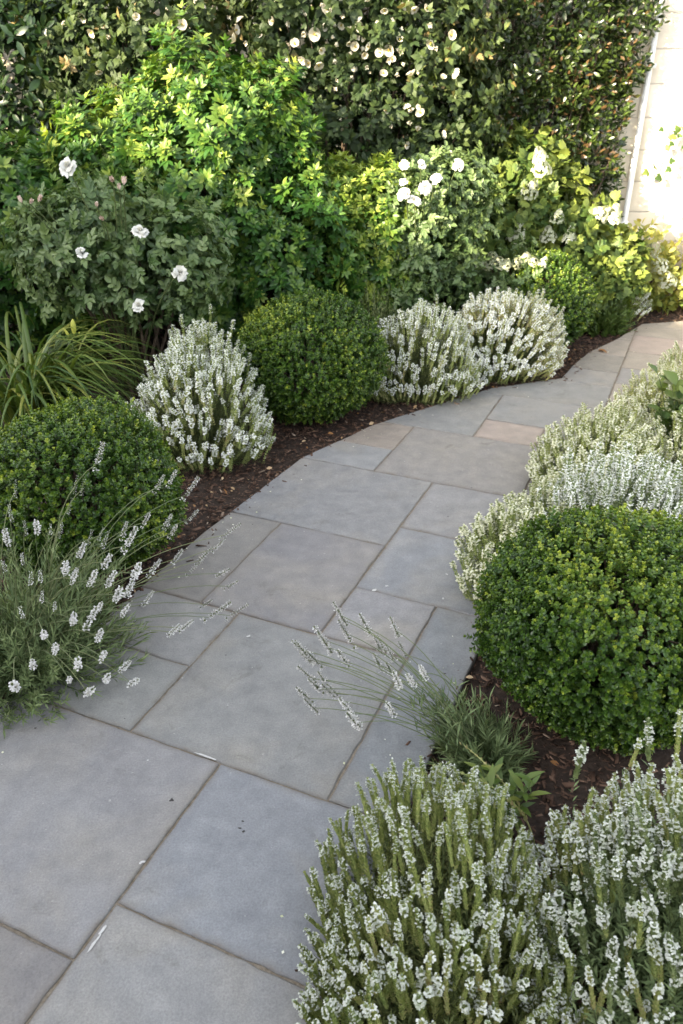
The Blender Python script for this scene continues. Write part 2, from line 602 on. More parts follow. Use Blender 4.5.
GREY, BLUE, BROWN, PINK, DARK, WARM = (.210, .207, .203), (.202, .206, .214), (.203, .192, .176), (.290, .238, .205), (.170, .163, .155), (.258, .226, .194)
SLABS = [  # u0, u1, v0, v1, colour
    (-2.4, -.9, -1.7, -.9, GREY), (-.9, -.05, -1.7, -.9, BROWN), (-.05, .69, -1.7, -.9, DARK),
    (.69, 1.27, -1.7, -.9, GREY), (-2.4, -1.2, -.9, -.2, GREY), (-1.2, -.3, -.9, -.2, BLUE), (-.3, .25, -.9, -.2, GREY), (.25, .83, -.9, -.2, GREY), (.83, 1.27, -.9, -.2, BLUE),
    (1.27, 1.57, -1.7, -1.19, GREY), (1.57, 1.87, -1.7, -1.19, GREY), (1.27, 1.87, -1.19, -.59, GREY), (1.27, 2.17, -.59, -.2, BLUE),
    (1.87, 2.17, -.89, -.59, GREY), (1.87, 2.47, -1.34, -.89, GREY), (1.87, 2.47, -1.8, -1.34, BROWN), (2.17, 2.63, -.89, .1, BLUE),
    (2.47, 3.06, -1.8, -.89, GREY), (2.63, 3.06, -.89, .1, GREY), (3.06, 3.31, -1.8, -1.17, GREY), (3.06, 3.62, -1.17, -.5, BROWN), (3.06, 3.62, -.5, .4, GREY),
    (3.31, 3.62, -1.8, -1.17, WARM), (3.62, 4.25, -1.8, -.86, GREY), (3.62, 3.87, -.86, -.55, PINK), (3.62, 3.87, -.55, .5, GREY), (3.87, 4.25, -.86, .0, GREY), (3.87, 4.25, 0, .9, WARM),
    (4.25, 4.63, -1.8, -.31, GREY), (4.25, 4.7, -.31, .4, WARM), (4.25, 4.7, .4, 1.4, GREY), (4.63, 4.89, -1.8, -.31, GREY),
    (4.7, 5.0, -.31, .1, GREY), (4.7, 5.0, .1, .9, WARM), (4.7, 5.1, .9, 2.2, GREY), (4.89, 5.22, -1.8, -.31, BROWN), (5.0, 5.35, -.31, .3, WARM), (5.0, 5.35, .3, .9, PINK),
    (5.22, 5.6, -1.8, -.31, WARM), (5.35, 5.75, -.31, .25, PINK), (5.35, 5.75, .25, .9, WARM), (5.6, 6.0, -1.8, -.31, WARM), (5.75, 6.2, -.31, .6, WARM), (5.1, 5.75, .9, 3.2, WARM), (5.75, 6.3, .6, 3.2, BROWN), (6.0, 6.6, -1.8, .6, WARM),
]
puv = xy2uv(PATH)
rs = np.random.default_rng(4)
for (u0, u1, v0, v1, c) in SLABS:
    g = .0029
    poly = clip_poly(puv, (u0 + g, u1 - g, v0 + g, v1 - g))
    if len(poly) < 3:
        continue
    o = link('paving_slab', slab_mesh(poly, rs), path)
    j = rs.normal(0, .010)
    o.color = tuple(max(.05, x + j + rs.normal(0, .0018)) for x in c) + (1,)
    o.location.z = rs.uniform(-.0012, .0012)

# droppings, dark specks and lime smears lying on the stone
fl = Tpl()
rs = np.random.default_rng(8)
M['lime'] = plain_mat('lime_smear', (.36, .35, .33), .9, (.50, .49, .47), 200)
M['speck'] = plain_mat('dark_speck', (.03, .028, .026), .9, (.06, .055, .05), 200)


def flake(x, y, rx, ry, ang, mi, z=.0016):
    n = 9
    a = np.linspace(0, 2 * math.pi, n, endpoint=False)
    r = 1 + rs.normal(0, .22, n)
    P = np.stack([np.cos(a) * rx * r, np.sin(a) * ry * r], -1)
    c, s = math.cos(ang), math.sin(ang)
    P = P @ np.array([[c, s], [-s, c]]) + (x, y)
    V = [(x, y, z + .0015)] + [(*p, z) for p in P]
    fl.add(Tpl(V, [(0, 1 + i, 1 + (i + 1) % n, -1) for i in range(n)]), m=mi)


flake(-.515, 1.03, .004, .024, -.45, 0); flake(-.507, 1.055, .003, .012, -.5, 0)
flake(-.36, 1.545, .040, .003, -.42, 0)
flake(-.425, 1.40, .006, .005, 0, 1); flake(-.245, 1.315, .004, .003, 0, 1); flake(-.235, 1.305, .004, .0035, 0, 1); flake(-.24, 1.335, .003, .002, 0, 1)
flake(.115, 2.32, .009, .006, .3, 0); flake(.16, 2.345, .005, .004, .3, 0)
for i in range(45):
    u, v = rs.uniform(.3, 4.2), rs.uniform(-1.5, -.45)
    x, y = uv2xy(np.array([u, v]))
    s = rs.uniform(.0012, .0032)
    flake(x, y, s, s * .8, 0, int(rs.random() < .45))
for (x, y) in ((.35, 2.27), (-.46, 1.22), (-.30, 2.06), (.38, 2.42)):
    flake(x, y, .006, .004, rs.uniform(0, 3), 0)
sm = part('surface_debris', fl, [M['lime'], M['speck']], path)
sm['kind'] = 'stuff'


# ground: one sheet, fine near the beds and coarse to the horizon
def ground():
    near = np.linspace(-5, 6, 190)
    xs = np.r_[[-300, -80, -25, -10], near, [10, 25, 80, 300]]
    ys = np.r_[[-300, -80, -25, -6], np.linspace(-1.5, 9.5, 190), [14, 30, 90, 300]]
    X, Y = np.meshgrid(xs, ys)
    P = np.stack([X.ravel(), Y.ravel()], -1)
    Z = -.03 + .012 * noise(np.c_[P, P[:, :1] * 0], 2.2) + .006 * noise(np.c_[P, P[:, :1] * 0], 9)
    # keep clear under the path
    uvp = xy2uv(P)
    d = np.full(len(P), 9.0)
    Q = PATH
    for i in range(len(Q)):
        a, b = Q[i - 1], Q[i]
        t = np.clip(((P - a) @ (b - a)) / max(1e-9, (b - a) @ (b - a)), 0, 1)
        d = np.minimum(d, np.linalg.norm(P - a - t[:, None] * (b - a), axis=1))
    ins = np.zeros(len(P), bool)
    for i in range(len(Q)):
        a, b = Q[i - 1], Q[i]
        c = ((a[1] > P[:, 1]) != (b[1] > P[:, 1])) & (P[:, 0] < (b[0] - a[0]) * (P[:, 1] - a[1]) / (b[1] - a[1] + 1e-12) + a[0])
        ins ^= c
    sd = np.where(ins, -d, d)
    Z = np.where(sd < .05, np.minimum(Z, -.035), Z)
    Z = np.where(sd > .25, Z + np.minimum(.05, (sd - .25) * .12), Z)
    far = (np.abs(P[:, 0]) > 7) | (np.abs(P[:, 1]) > 10)
    Z[far] = -.05
    n, m = len(xs), len(ys)
    i = np.arange((m - 1) * n).reshape(m - 1, n)[:, :-1].ravel()
    F = np.stack([i, i + 1, i + n + 1, i + n], -1)
    return Tpl(np.c_[P, Z], F), sd, P, Z


gt, gsd, gP, gZ = ground()
M['soil'] = plain_mat('mulched_soil', (.022, .015, .011), .95, (.055, .037, .027), 45, .9)
gr = part('ground', gt, [M['soil']], None, True)
gr['kind'] = 'structure'
gr['label'] = 'dark brown mulched soil of the garden beds'


def in_path(P):
    ins = np.zeros(len(P), bool)
    for i in range(len(PATH)):
        a, b = PATH[i - 1], PATH[i]
        ins ^= ((a[1] > P[:, 1]) != (b[1] > P[:, 1])) & (P[:, 0] < (b[0] - a[0]) * (P[:, 1] - a[1]) / (b[1] - a[1] + 1e-12) + a[0])
    return ins


def dist_path(P):
    d = np.full(len(P), 9.0)
    for i in range(len(PATH)):
        a, b = PATH[i - 1], PATH[i]
        t = np.clip(((P - a) @ (b - a)) / max(1e-9, (b - a) @ (b - a)), 0, 1)
        d = np.minimum(d, np.linalg.norm(P - a - t[:, None] * (b - a), axis=1))
    return d


# bark mulch: shards of bark, twigs and a few pale leaves
def mulch():
    t = Tpl()
    rg = np.random.default_rng(21)
    P = np.c_[rg.uniform(-2.2, 3.2, 170000), rg.uniform(.5, 6.5, 170000)]
    d = dist_path(P)
    ok = ~in_path(P) & (rg.random(len(P)) < np.where(d < .5, 1, .15))
    ok |= (d < .012) & (rg.random(len(P)) < .3)
    ok |= (d < .07) & (rg.random(len(P)) < .035)
    P = P[ok]
    n = len(P)
    onp = in_path(P)
    z = -.022 + .012 * noise(np.c_[P, P[:, :1] * 0], 2.2) + np.clip((dist_path(P) - .25) * .12, 0, .05) + rg.uniform(0, .014, n)
    z = np.where(onp, .002, z)
    chip = Tpl([(-.08, -.5, 0), (.17, -.38, .03), (.11, .5, .02), (-.17, .30, .05), (-.08, -.5, -.06), (.17, -.38, -.05), (.11, .5, -.05), (-.17, .30, -.06)],
               [(0, 1, 2, 3), (0, 4, 5, 1), (1, 5, 6, 2), (2, 6, 7, 3), (3, 7, 4, 0)])
    a = rg.uniform(0, 6.28, n)
    D = np.c_[np.cos(a), np.sin(a), rg.normal(0, .28, n)]
    N = np.c_[rg.normal(0, .35, (n, 2)), np.ones(n)]
    t.scatter(chip, frames(D, N), np.c_[P, z], rg.gamma(2.2, .0062, n).clip(.004, .042), rg.beta(1.5, 3.2, n))
    return t


M['chip'] = leaf_mat('bark_chip', [(0.0, (.042, .024, .016)), (0.4, (.105, .060, .040)), (0.75, (.20, .128, .088)), (1.0, (.42, .34, .26))], 0, .85, .2)
mu = part('mulch', mulch(), [M['chip']])
mu['kind'] = 'stuff'
mu['label'] = 'reddish brown bark mulch along the path edges'

# pale fallen leaves and petals lying on the mulch beside the path
fall = Tpl()
rg = np.random.default_rng(31)
lf = t_leaf(.55, .3, .2)
spots = []
while len(spots) < 230:
    p = np.array([[rg.uniform(-1.0, 2.6), rg.uniform(1.2, 6.0)]])
    if not in_path(p)[0] and dist_path(p)[0] < .3:
        spots.append(p[0])
spots = np.array(spots)
a = rg.uniform(0, 6.28, len(spots))
fall.scatter(lf, frames(np.c_[np.cos(a), np.sin(a), rg.normal(0, .2, len(a))], np.c_[rg.normal(0, .4, (len(a), 2)), np.ones(len(a))]),
             np.c_[spots, -.002 + rg.uniform(0, .012, len(a))], rg.uniform(.012, .034, len(a)), rg.uniform(0.3, 1, len(a)))
fo = part('leaf_litter', fall, [M['deadleaf']])
fo['kind'] = 'stuff'
fo['label'] = 'dry pale leaves scattered on the mulch beside the path'

# one brown leaf on the stone at the far ball
fb = Tpl().add(t_leaf(.5, .35, .5), one_frame((.9, .3, .1), (0, 0, 1)), (1.66, 5.03, .006), .25, .085)
fb.add(t_leaf(.5, .35, .4), one_frame((.6, -.5, .15), (0, 0, 1)), (1.66, 5.03, .012), .4, .06)
tag(part('fallen_leaf', fb, [M['deadleaf']]), 'curled brown dead leaf lying on the path edge below the farthest boxwood ball', 'leaf')


# ---- white block wall with its downpipe
def wall_mat():
    m, nt, out = new_mat('painted_block')
    L = nt.links.new
    tc = nt.nodes.new('ShaderNodeTexCoord')
    mp = nt.nodes.new('ShaderNodeMapping'); mp.inputs['Rotation'].default_value = (R(90), 0, 0)
    L(tc.outputs['Object'], mp.inputs['Vector'])
    br = nt.nodes.new('ShaderNodeTexBrick')
    br.inputs['Scale'].default_value = 1
    br.inputs['Brick Width'].default_value = .44
    br.inputs['Row Height'].default_value = .215
    br.inputs['Mortar Size'].default_value = .006
    br.inputs['Mortar Smooth'].default_value = .3
    br.inputs['Color1'].default_value = (.68, .61, .50, 1)
    br.inputs['Color2'].default_value = (.65, .58, .47, 1)
    br.inputs['Mortar'].default_value = (.46, .41, .34, 1)
    L(mp.outputs[0], br.inputs['Vector'])
    nz = nt.nodes.new('ShaderNodeTexNoise'); nz.inputs['Scale'].default_value = 6; nz.inputs['Detail'].default_value = 7
    L(tc.outputs['Object'], nz.inputs['Vector'])
    r = ramp(nt, [(.3, (.86, .84, .80)), (.65, (1, 1, 1))]); L(nz.outputs[0], r.inputs[0])
    mx = nt.nodes.new('ShaderNodeMix'); mx.data_type = 'RGBA'; mx.blend_type = 'MULTIPLY'; mx.inputs[0].default_value = 1
    L(br.outputs[0], mx.inputs[6]); L(r.outputs[0], mx.inputs[7])
    p = nt.nodes.new('ShaderNodeBsdfPrincipled'); p.inputs['Roughness'].default_value = .75; p.inputs['Specular IOR Level'].default_value = .25
    L(mx.outputs[2], p.inputs['Base Color'])
    b = nt.nodes.new('ShaderNodeBump'); b.inputs['Strength'].default_value = .7; b.inputs['Distance'].default_value = .008; b.invert = True
    L(br.outputs['Fac'], b.inputs['Height']); L(b.outputs[0], p.inputs['Normal'])
    L(p.outputs[0], out.inputs[0])
    return m


def box(x0, x1, y0, y1, z0, z1, bev=.006):
    b = min(bev, (x1 - x0) / 3, (y1 - y0) / 3, (z1 - z0) / 3)
    bm = bmesh.new()
    bmesh.ops.create_cube(bm, size=1)
    for v in bm.verts:
        v.co = ((x0 + x1) / 2 + v.co.x * (x1 - x0), (y0 + y1) / 2 + v.co.y * (y1 - y0), (z0 + z1) / 2 + v.co.z * (z1 - z0))
    bmesh.ops.bevel(bm, geom=bm.edges[:], offset=b, segments=1, affect='EDGES')
    V = np.array([v.co[:] for v in bm.verts]); 
    bm.verts.index_update()
    F = []
    for f in bm.faces:
        ix = [v.index for v in f.verts]
        F.append(tuple(ix) if len(ix) == 4 else tuple(ix) + (-1,))
    bm.free()
    return Tpl(V, F)


M['wall'] = wall_mat()
M['white_paint'] = plain_mat('white_paint', (.74, .73, .70), .45, (.80, .79, .76), 12)
wl = thing('garden_wall', 'tall white painted block wall at the end of the path behind the hedge', 'wall', (2.14, 6.45, 0))
wl.rotation_euler.z = R(-3)
part('wall_face', Tpl().add(box(-7.5, 4.5, 0, .2, -.1, 2.9)), [M['wall']], wl)
part('coping', Tpl().add(box(-7.55, 4.55, -.04, .24, 2.903, 2.98)), [M['white_paint']], wl)
dp = thing('downpipe', 'slim white painted downpipe fixed upright on the white wall beside the hedge', 'pipe', (2.155, 6.40, 0))
z = np.linspace(.06, 2.85, 12)
part('pipe', Tpl().add(tube(np.c_[z * 0, z * 0, z], .021, .021, 12)), [M['white_paint']], dp, True)
sh = np.array([[0, 0, .10], [0, -.012, .05], [0, -.06, .015], [0, -.10, .0]])
part('shoe', Tpl().add(tube(sh, .030, .030, 12)), [M['white_paint']], dp, True)
for zz in (.55, 1.6, 2.5):
    part('bracket', Tpl().add(box(-.034, .034, -.034, .05, zz, zz + .03, .004)), [M['white_paint']], dp)

# ---- added unseen house left of frame, its parapet set to shade the foreground
hd = math.atan2(TRAVEL[0], -TRAVEL[1])
hs = thing('shade_house', 'unseen single storey rendered house with a flat parapet roof left of the garden', 'shade_house', (-.8 - 6 * TRAVEL[0], 4.4 - 6 * TRAVEL[1], 0))
hs.rotation_euler.z = hd
M['render'] = plain_mat('wall_render', (.50, .46, .40), .85, (.56, .52, .46), 8, .15)
M['glass'] = plain_mat('window_glass', (.03, .035, .04), .08, (.04, .045, .05), 1, 0, .6)
HZ = 3.24
part('wall', Tpl().add(box(-12, 9, .02, 7, -.1, HZ - .1)), [M['render']], hs)
part('parapet_cap', Tpl().add(box(-12.05, 9.05, -.03, 7.05, HZ - .097, HZ)), [M['white_paint']], hs)
for x in (-4.5, -1, 3.5):
    wn = part('window', Tpl().add(box(x - .7, x + .7, -.02, .017, .9, 2.2)), [M['white_paint']], hs)
    part('pane', Tpl().add(box(x - .62, x + .62, -.026, -.022, .98, 2.12, .001)), [M['glass']], wn)

# ================================================================== PLANTS
def grow(v, n):
    return np.repeat(v, n, axis=0)


def sphere_dirs(n, rg, zmin=-1.0):
    z = rg.uniform(zmin, 1, n)
    a = rg.uniform(0, 2 * math.pi, n)
    r = np.sqrt(1 - z * z)
    return np.c_[r * np.cos(a), r * np.sin(a), z]


# ---------------------------------------------------------------- clipped boxwood balls
def box_sprig(rg, pairs=4):
    t = Tpl()
    lf = t_oval(.70, .2, .14)
    for i in range(pairs):
        y = i / pairs * .95
        for s in (-1, 1):
            ax = np.array([1, 0, 0]) if i % 2 else np.array([0, 0, 1])
            d = ax * s * .9 + np.array([0, .60 + .3 * i / pairs, 0]) + rg.normal(0, .2, 3)
            t.add(lf, one_frame(d, (0, 1, 0)), (0, y, 0), .30 * i / pairs - .08, .62 * (1 - .28 * i / pairs))
    for k in range(3):
        a = k * 2.1
        d = np.array([math.cos(a) * .45, 1, math.sin(a) * .45])
        t.add(lf, one_frame(d, (math.cos(a + 3.1), .4, math.sin(a + 3.1))), (0, .95, 0), .30, .42)
    return t


def boxwood(label, x, y, a, H, n, leaf=.016, seed=1, pairs=4, zc=.47):
    rg = np.random.default_rng(seed)
    root = thing('boxwood_ball', label, 'boxwood', (x, y, 0), 'clipped boxwood balls')
    t = Tpl()
    sprigs = [box_sprig(rg, pairs) for _ in range(5)]
    C = np.array([0, 0, H * zc])
    S = np.array([a, a, H * (1 - zc)])
    Sl = np.array([a, a, H * zc])
    for layer, (frac, lo, hi) in enumerate(((.60, .93, 1.03), (.28, .80, .93), (.12, .62, .80))):
        m = int(n * frac)
        D = sphere_dirs(m, rg, -.97)
        D = D[(noise(D * 4.6 + seed * 1.7, 1.0) < 1.25) | (rg.random(m) < .5)]
        m = len(D)
        lump = 1 + .058 * noise(D * 2.3 + seed, 1.0) + .026 * noise(D * 7 + seed, 1.0)
        r = rg.uniform(lo, hi, m) * lump
        sc3 = np.where(D[:, 2:] > 0, S, Sl)
        stray = (rg.random(m) < .008) & (D[:, 2] > -.2)
        r = np.where(stray, lump * rg.uniform(1.04, 1.13, m), r)
        P = C + D * sc3 * r[:, None]
        P[:, 2] = np.maximum(P[:, 2], .015 + rg.uniform(0, .03, m))
        N = unit(D / sc3)
        d = unit(N + np.array([0, 0, .45]) + rg.normal(0, .38, (m, 3)))
        up = rg.normal(0, 1, (m, 3))
        Mx = frames(d, up)
        sz = leaf * rg.uniform(1.15, 2.0, m)
        # young shoots come in patches and mostly towards the light
        tint = .32 + .16 * noise(D * 3.1 + seed * 3, 1.0) + .14 * D[:, 2] + rg.normal(0, .10, m) + (rg.random(m) < .035) * .38 + stray * .25
        which = rg.integers(0, 5, m)
        for k in range(5):
            q = which == k
            t.scatter(sprigs[k], Mx[q], P[q] - d[q] * sz[q][:, None] * .5, sz[q], tint[q])
    part('foliage', t, [M['box']], root)
    st = Tpl()
    for i in range(46):
        D = sphere_dirs(1, rg, -.1)[0]
        e = C + D * np.where(D[2] > 0, S, Sl) * .9
        st.add(tube(bez((rg.normal(0, .02), rg.normal(0, .02), -.04), (e[0] * .25, e[1] * .25, e[2] * .8), e, 6), .006, .0018, 4))
    part('stem', st, [M['bark']], root)
    return root


boxwood('large boxwood ball beside the path in front of the bluish white flower spires', .755, 1.80, .355, .555, 10500, .0142, 3, 3)
boxwood('wide boxwood ball behind the long stalked white lavender and below the strap leaves', -.93, 2.50, .335, .605, 8000, .0145, 5, 3)
boxwood('round boxwood ball on the mulch between two white flowering spike shrubs', -.155, 3.975, .365, .625, 6200, .0165, 7, 3)
boxwood('small boxwood ball farthest along the path beside the feathery bush', 1.29, 5.08, .30, .60, 4200, .017, 9, 3)


# ---------------------------------------------------------------- white flowering spike shrubs
def t_spike(rg, L=.10, flow=.42, rad=.0085, whorls=15, per=6, fl_per=5, lod=0, spire=False):
    """one flower spike: a column of leafy bracts, white two-lipped florets over its upper part"""
    t = Tpl()
    bend = rg.normal(0, .10, 2)

    def ax(s):
        return np.array([bend[0] * s * s * L, bend[1] * s * s * L, s * L])
    br = t_diamond(.5, .3, -.15) if lod == 0 else Tpl([(0, 0, 0), (.28, .5, .05), (0, 1, -.05), (-.28, .5, .05)], [(0, 1, 2, 3)])
    z0 = 1 - flow
    for k in range(whorls):
        s = (k + .3) / whorls
        r = rad * (1.0 - .55 * max(0, s - .8) / .2) * (0.8 + .2 * min(1, s * 5))
        c = ax(s)
        a0 = k * 1.1 + rg.uniform(0, .5)
        for j in range(per):
            a = a0 + 2 * math.pi * j / per
            o = np.array([math.cos(a), math.sin(a), 0])
            d = o * .75 + np.array([0, 0, .95 + .4 * s]) + rg.normal(0, .13, 3)
            t.add(br, one_frame(d, (-o[0], -o[1], .6)), c + o * r * .25, .30 + .25 * (1 - s) + rg.normal(0, .13), r * rg.uniform(1.15, 1.6))
        if s > z0:
            q = (s - z0) / max(flow, 1e-3)
            dens = (1.0 if q < .9 else .8) if not spire else 1.0 - .5 * q
            for j in range(fl_per):
                if rg.random() > dens * (.78 if not spire else .9):
                    continue
                a = a0 + .5 + 2 * math.pi * j / fl_per + rg.normal(0, .2)
                o = np.array([math.cos(a), math.sin(a), 0])
                p = c + o * r * rg.uniform(.35, .95) + np.array([0, 0, rg.normal(0, .003)])
                z = rg.uniform(.1, .9)
                sz = rad * rg.uniform(.55, .95)
                tt = rg.uniform(.2, 1)
                pet = Tpl([(0, 0, 0), (.42, .55, .12), (.12, 1.0, 0), (-.42, .6, .12)], [(0, 1, 2, 3)])
                if lod == 0:
                    for dd, n2 in ((o * .8 + np.array([0, 0, z]), (0, 0, 1)), (o + np.array([-o[1], o[0], 0]) * .75 + np.array([0, 0, -.15]), (0, 0, 1)), (o - np.array([-o[1], o[0], 0]) * .75 + np.array([0, 0, -.15]), (0, 0, 1))):
                        t.add(pet, one_frame(dd + rg.normal(0, .15, 3), n2), p, tt + rg.normal(0, .1), sz, 1)
                else:
                    t.add(pet, one_frame(o + np.array([0, 0, z]), (0, 0, 1)), p, tt + .15, sz * 1.5, 1)
                    t.add(pet, one_frame(o * .7 + np.array([-o[1], o[0], 0]) * rg.choice([-1, 1]) + np.array([0, 0, -.2]), (0, 0, 1)), p, tt + .15, sz * 1.4, 1)
    # closed buds at the very tip
    for j in range(7):
        a = j * .9
        o = np.array([math.cos(a), math.sin(a), 0]) * (.2 + .5 * (j % 2))
        t.add(br, one_frame(o + np.array([0, 0, 1]), (-o[0], -o[1], .2) if j else (1, 0, 0)), ax(.95) + o * rad * .2, .5 if j % 2 or flow < .1 else .1, rad * 1.1, int(j % 2 == 0 and flow > .1))
    return t


def spike_set(seed, lod, L, spire=False, flows=(.0, .17, .23, .28, .34), rad=.0068, fm='floret'):
    rg = np.random.default_rng(seed)
    out = []
    for fl in flows:
        for _ in range(2):
            if lod == 0:
                t = t_spike(rg, L * rg.uniform(.85, 1.2), fl, rad, 19, 6, 5, 0, spire)
            else:
                t = t_spike(rg, L * rg.uniform(.88, 1.15), fl, rad * 1.05, 12, 5, 6, 1, spire)
            mats = [M['calyx_cool' if spire else 'calyx'], M[fm]]
            out.append((t, t.mesh('flower_spike', mats), mats, fl))
    return out


SP_NEAR = spike_set(1, 0, .10)
SP_CREAM = spike_set(5, 1, .105, flows=(.0, .22, .30, .38, .46), rad=.0074, fm='cream')
SP_FAR = spike_set(2, 1, .105, flows=(.0, .30, .40, .46, .55), rad=.0070, fm='bright')
SPIRE = spike_set(3, 1, .135, True, (.70, .78, .84), .0078, 'bright')
SPIRE_NEAR = spike_set(4, 0, .10, True, (.4, .5, .6), .0075)


def spike_shrub(name, label, cx, cy, ax, ay, H, n, spikes, seed, rot=0.0, mind=.030, upright=.9, spread=.75, fl_bias=.5, leaf='needle', leafn=26,
                phimax=86, low_green=True, leaf_len=.016, group='white flowering spike shrubs', sz=(.85, 1.15), cat='flowering shrub', extra=None, lean=(0, 0)):
    rg = np.random.default_rng(seed)
    root = thing(name, label, cat, (cx, cy, 0), group)
    # tips over the dome, evenly apart
    cand = []
    tries = 0
    c, s = math.cos(rot), math.sin(rot)
    while len(cand) < n and tries < n * 60:
        tries += 1
        ct = rg.uniform(math.cos(R(phimax)), 1)
        ph = math.acos(ct)
        th = rg.uniform(0, 2 * math.pi)
        D = np.array([math.sin(ph) * math.cos(th), math.sin(ph) * math.sin(th), math.cos(ph)])
        lump = 1 + .15 * noise(D[None] * 2.4 + seed, 1)[0] + rg.normal(0, .045) - (rg.random() < .3) * rg.uniform(0, .25)
        p = np.array([D[0] * ax, D[1] * ay, D[2] * H]) * lump / (np.abs(D) ** 2.5).sum() ** .4
        p[:2] = (p[0] * c - p[1] * s, p[0] * s + p[1] * c)
        if all((p[0] - q[0]) ** 2 + (p[1] - q[1]) ** 2 + (p[2] - q[2]) ** 2 > mind ** 2 for q, _ in cand[-400:]):
            cand.append((p, D))
    P = np.array([q[0] for q in cand]); D = np.array([q[1] for q in cand])
    if extra is not None:
        P = np.vstack([P, extra]); D = np.vstack([D, np.tile([0, 0, 1.0], (len(extra), 1))])
    m = len(P)
    Dw = D.copy()
    Dw[:, 0], Dw[:, 1] = D[:, 0] * c - D[:, 1] * s, D[:, 0] * s + D[:, 1] * c
    axis = unit(np.array([0, 0, 1.0]) * upright + np.c_[Dw[:, :2] * spread, D[:, 2:] * .3] + rg.normal(0, .16, (m, 3)) + np.array([lean[0], lean[1], 0]))
    P[:, 2] = np.maximum(P[:, 2], .05)
    pick = []
    for i in range(m):
        h = P[i, 2] / H
        u = rg.random() * .55 + fl_bias * (h if low_green else 1) * .75
        k = int(np.clip(u * len(spikes), 0, len(spikes) - 1))
        pick.append(k)
    pick = np.array(pick)
    size = rg.uniform(sz[0], sz[1], m)
    Ls = np.array([spikes[k][0].V[:, 2].max() for k in pick]) * size
    base = P - axis * Ls[:, None]
    base[:, 2] = np.maximum(base[:, 2], .012)
    ang = rg.uniform(0, 6.28, m)
    ref = np.c_[np.cos(ang), np.sin(ang), np.zeros(m)]
    X = unit(np.cross(ref, axis)); Y = np.cross(axis, X)
    RM = np.stack([X, Y, axis], -1)
    # the hundred that show largest are parts of their own, the rest one mass
    vd = np.array([-cx, -cy, 1.6]) - P
    dist = np.linalg.norm(vd, axis=1)
    facing = np.einsum('ij,ij->i', unit(vd), unit(Dw + np.array([0, 0, .15])))
    q = P + np.array([cx, cy, 0]) - CAM
    dep = q[:, 1] * math.cos(R(29)) - q[:, 2] * math.sin(R(29))
    upc = q[:, 1] * math.sin(R(29)) + q[:, 2] * math.cos(R(29))
    inv = (np.abs(800 * q[:, 0] / dep) < 350) & (np.abs(800 * upc / dep) < 520)
    score = facing * 1.0 - dist * .35 + inv * 3
    order = np.argsort(-score)
    own = order[:100]
    rest = order[100:]
    for i in own:
        o = bpy.data.objects.new('flower_spike', spikes[pick[i]][1])
        COL.objects.link(o)
        o.parent = root
        mm = np.eye(4); mm[:3, :3] = RM[i] * size[i]; mm[:3, 3] = base[i]
        o.matrix_local = Matrix(mm.tolist())
    if len(rest):
        t = Tpl()
        for k in range(len(spikes)):
            r = rest[pick[rest] == k]
            if len(r):
                t.scatter(spikes[k][0], RM[r], base[r], size[r], 0.0)
        e = part('flower_spikes', t, spikes[0][2], root)
        e['kind'] = 'stuff'
    # leafy stems from the crown to every spike, plus leafy shoots without flowers
    nb = int(m * .8)
    j = rg.integers(0, m, nb)
    ends = np.vstack([base, P[j] * rg.uniform(.45, .85, (nb, 1)) + rg.normal(0, .012, (nb, 3))])
    ends[:, 2] = np.maximum(ends[:, 2], .01)
    dirs = np.vstack([axis, unit(axis[j] + rg.normal(0, .25, (nb, 3)))])
    n_e = len(ends)
    B0 = np.c_[ends[:, :2] * rg.uniform(.1, .35, (n_e, 1)), np.zeros(n_e) - .01]
    ln = np.linalg.norm(ends - B0, axis=1)
    Cc = ends - dirs * (ln * .5)[:, None]
    Cc[:, 2] = np.maximum(Cc[:, 2], .01)
    k = leafn
    tt = np.tile(np.linspace(.30, 1.0, k), (n_e, 1)) + rg.normal(0, .012, (n_e, k))
    T3 = tt[..., None]
    pts = (1 - T3) ** 2 * B0[:, None] + 2 * T3 * (1 - T3) * Cc[:, None] + T3 ** 2 * ends[:, None]
    tan = unit(2 * (1 - T3) * (Cc - B0)[:, None] + 2 * T3 * (ends - Cc)[:, None])
    pts = pts.reshape(-1, 3); tan = tan.reshape(-1, 3)
    q = len(pts)
    rad = unit(np.cross(tan, rg.normal(0, 1, (q, 3))))
    ld = unit(tan * rg.uniform(.5, 1.1, (q, 1)) + rad)
    t = Tpl()
    t.scatter(Tpl([(0, 0, 0), (.11, .45, .03), (0, 1, -.06), (-.11, .45, .03)], [(0, 1, 2, 3)]), frames(ld, tan), pts,
              leaf_len * rg.uniform(.7, 1.3, q), np.clip(.15 + .3 * tt.ravel() + .12 * noise(pts * 6 + seed, 1) + rg.normal(0, .12, q), 0, 1))
    part('foliage', t, [M[leaf]], root)
    st = Tpl()
    for i in range(0, n_e, 3):
        st.add(tube(bez(B0[i], Cc[i], ends[i], 6), .0022, .0011, 3))
    part('stem', st, [M['greenstem']], root)
    return root


ANG = R(66.5)
# front right corner
spike_shrub('spike_shrub', 'nearest white flowering spike shrub, spilling over the path edge below the small lavender', .19, .965, .27, .30, .305, 680, SP_NEAR, 41, 0, .0215, 1.0, .5, .62, leafn=22, lean=(-.05, .38))
ex = np.array([(.05, .22, .46), (.09, .24, .43), (.13, .22, .48), (-.02, .20, .41), (-.14, .20, .40), (.0, .25, .42)])
spike_shrub('spike_shrub', 'white spike shrub with loose upright spires just below the large boxwood ball', .635, 1.0, .235, .25, .385, 480, SP_NEAR[2:] + SPIRE_NEAR, 43, 0, .0245, 1.1, .35, .7, leafn=22, lean=(-.05, .32), extra=ex, leaf='lav', leaf_len=.02)
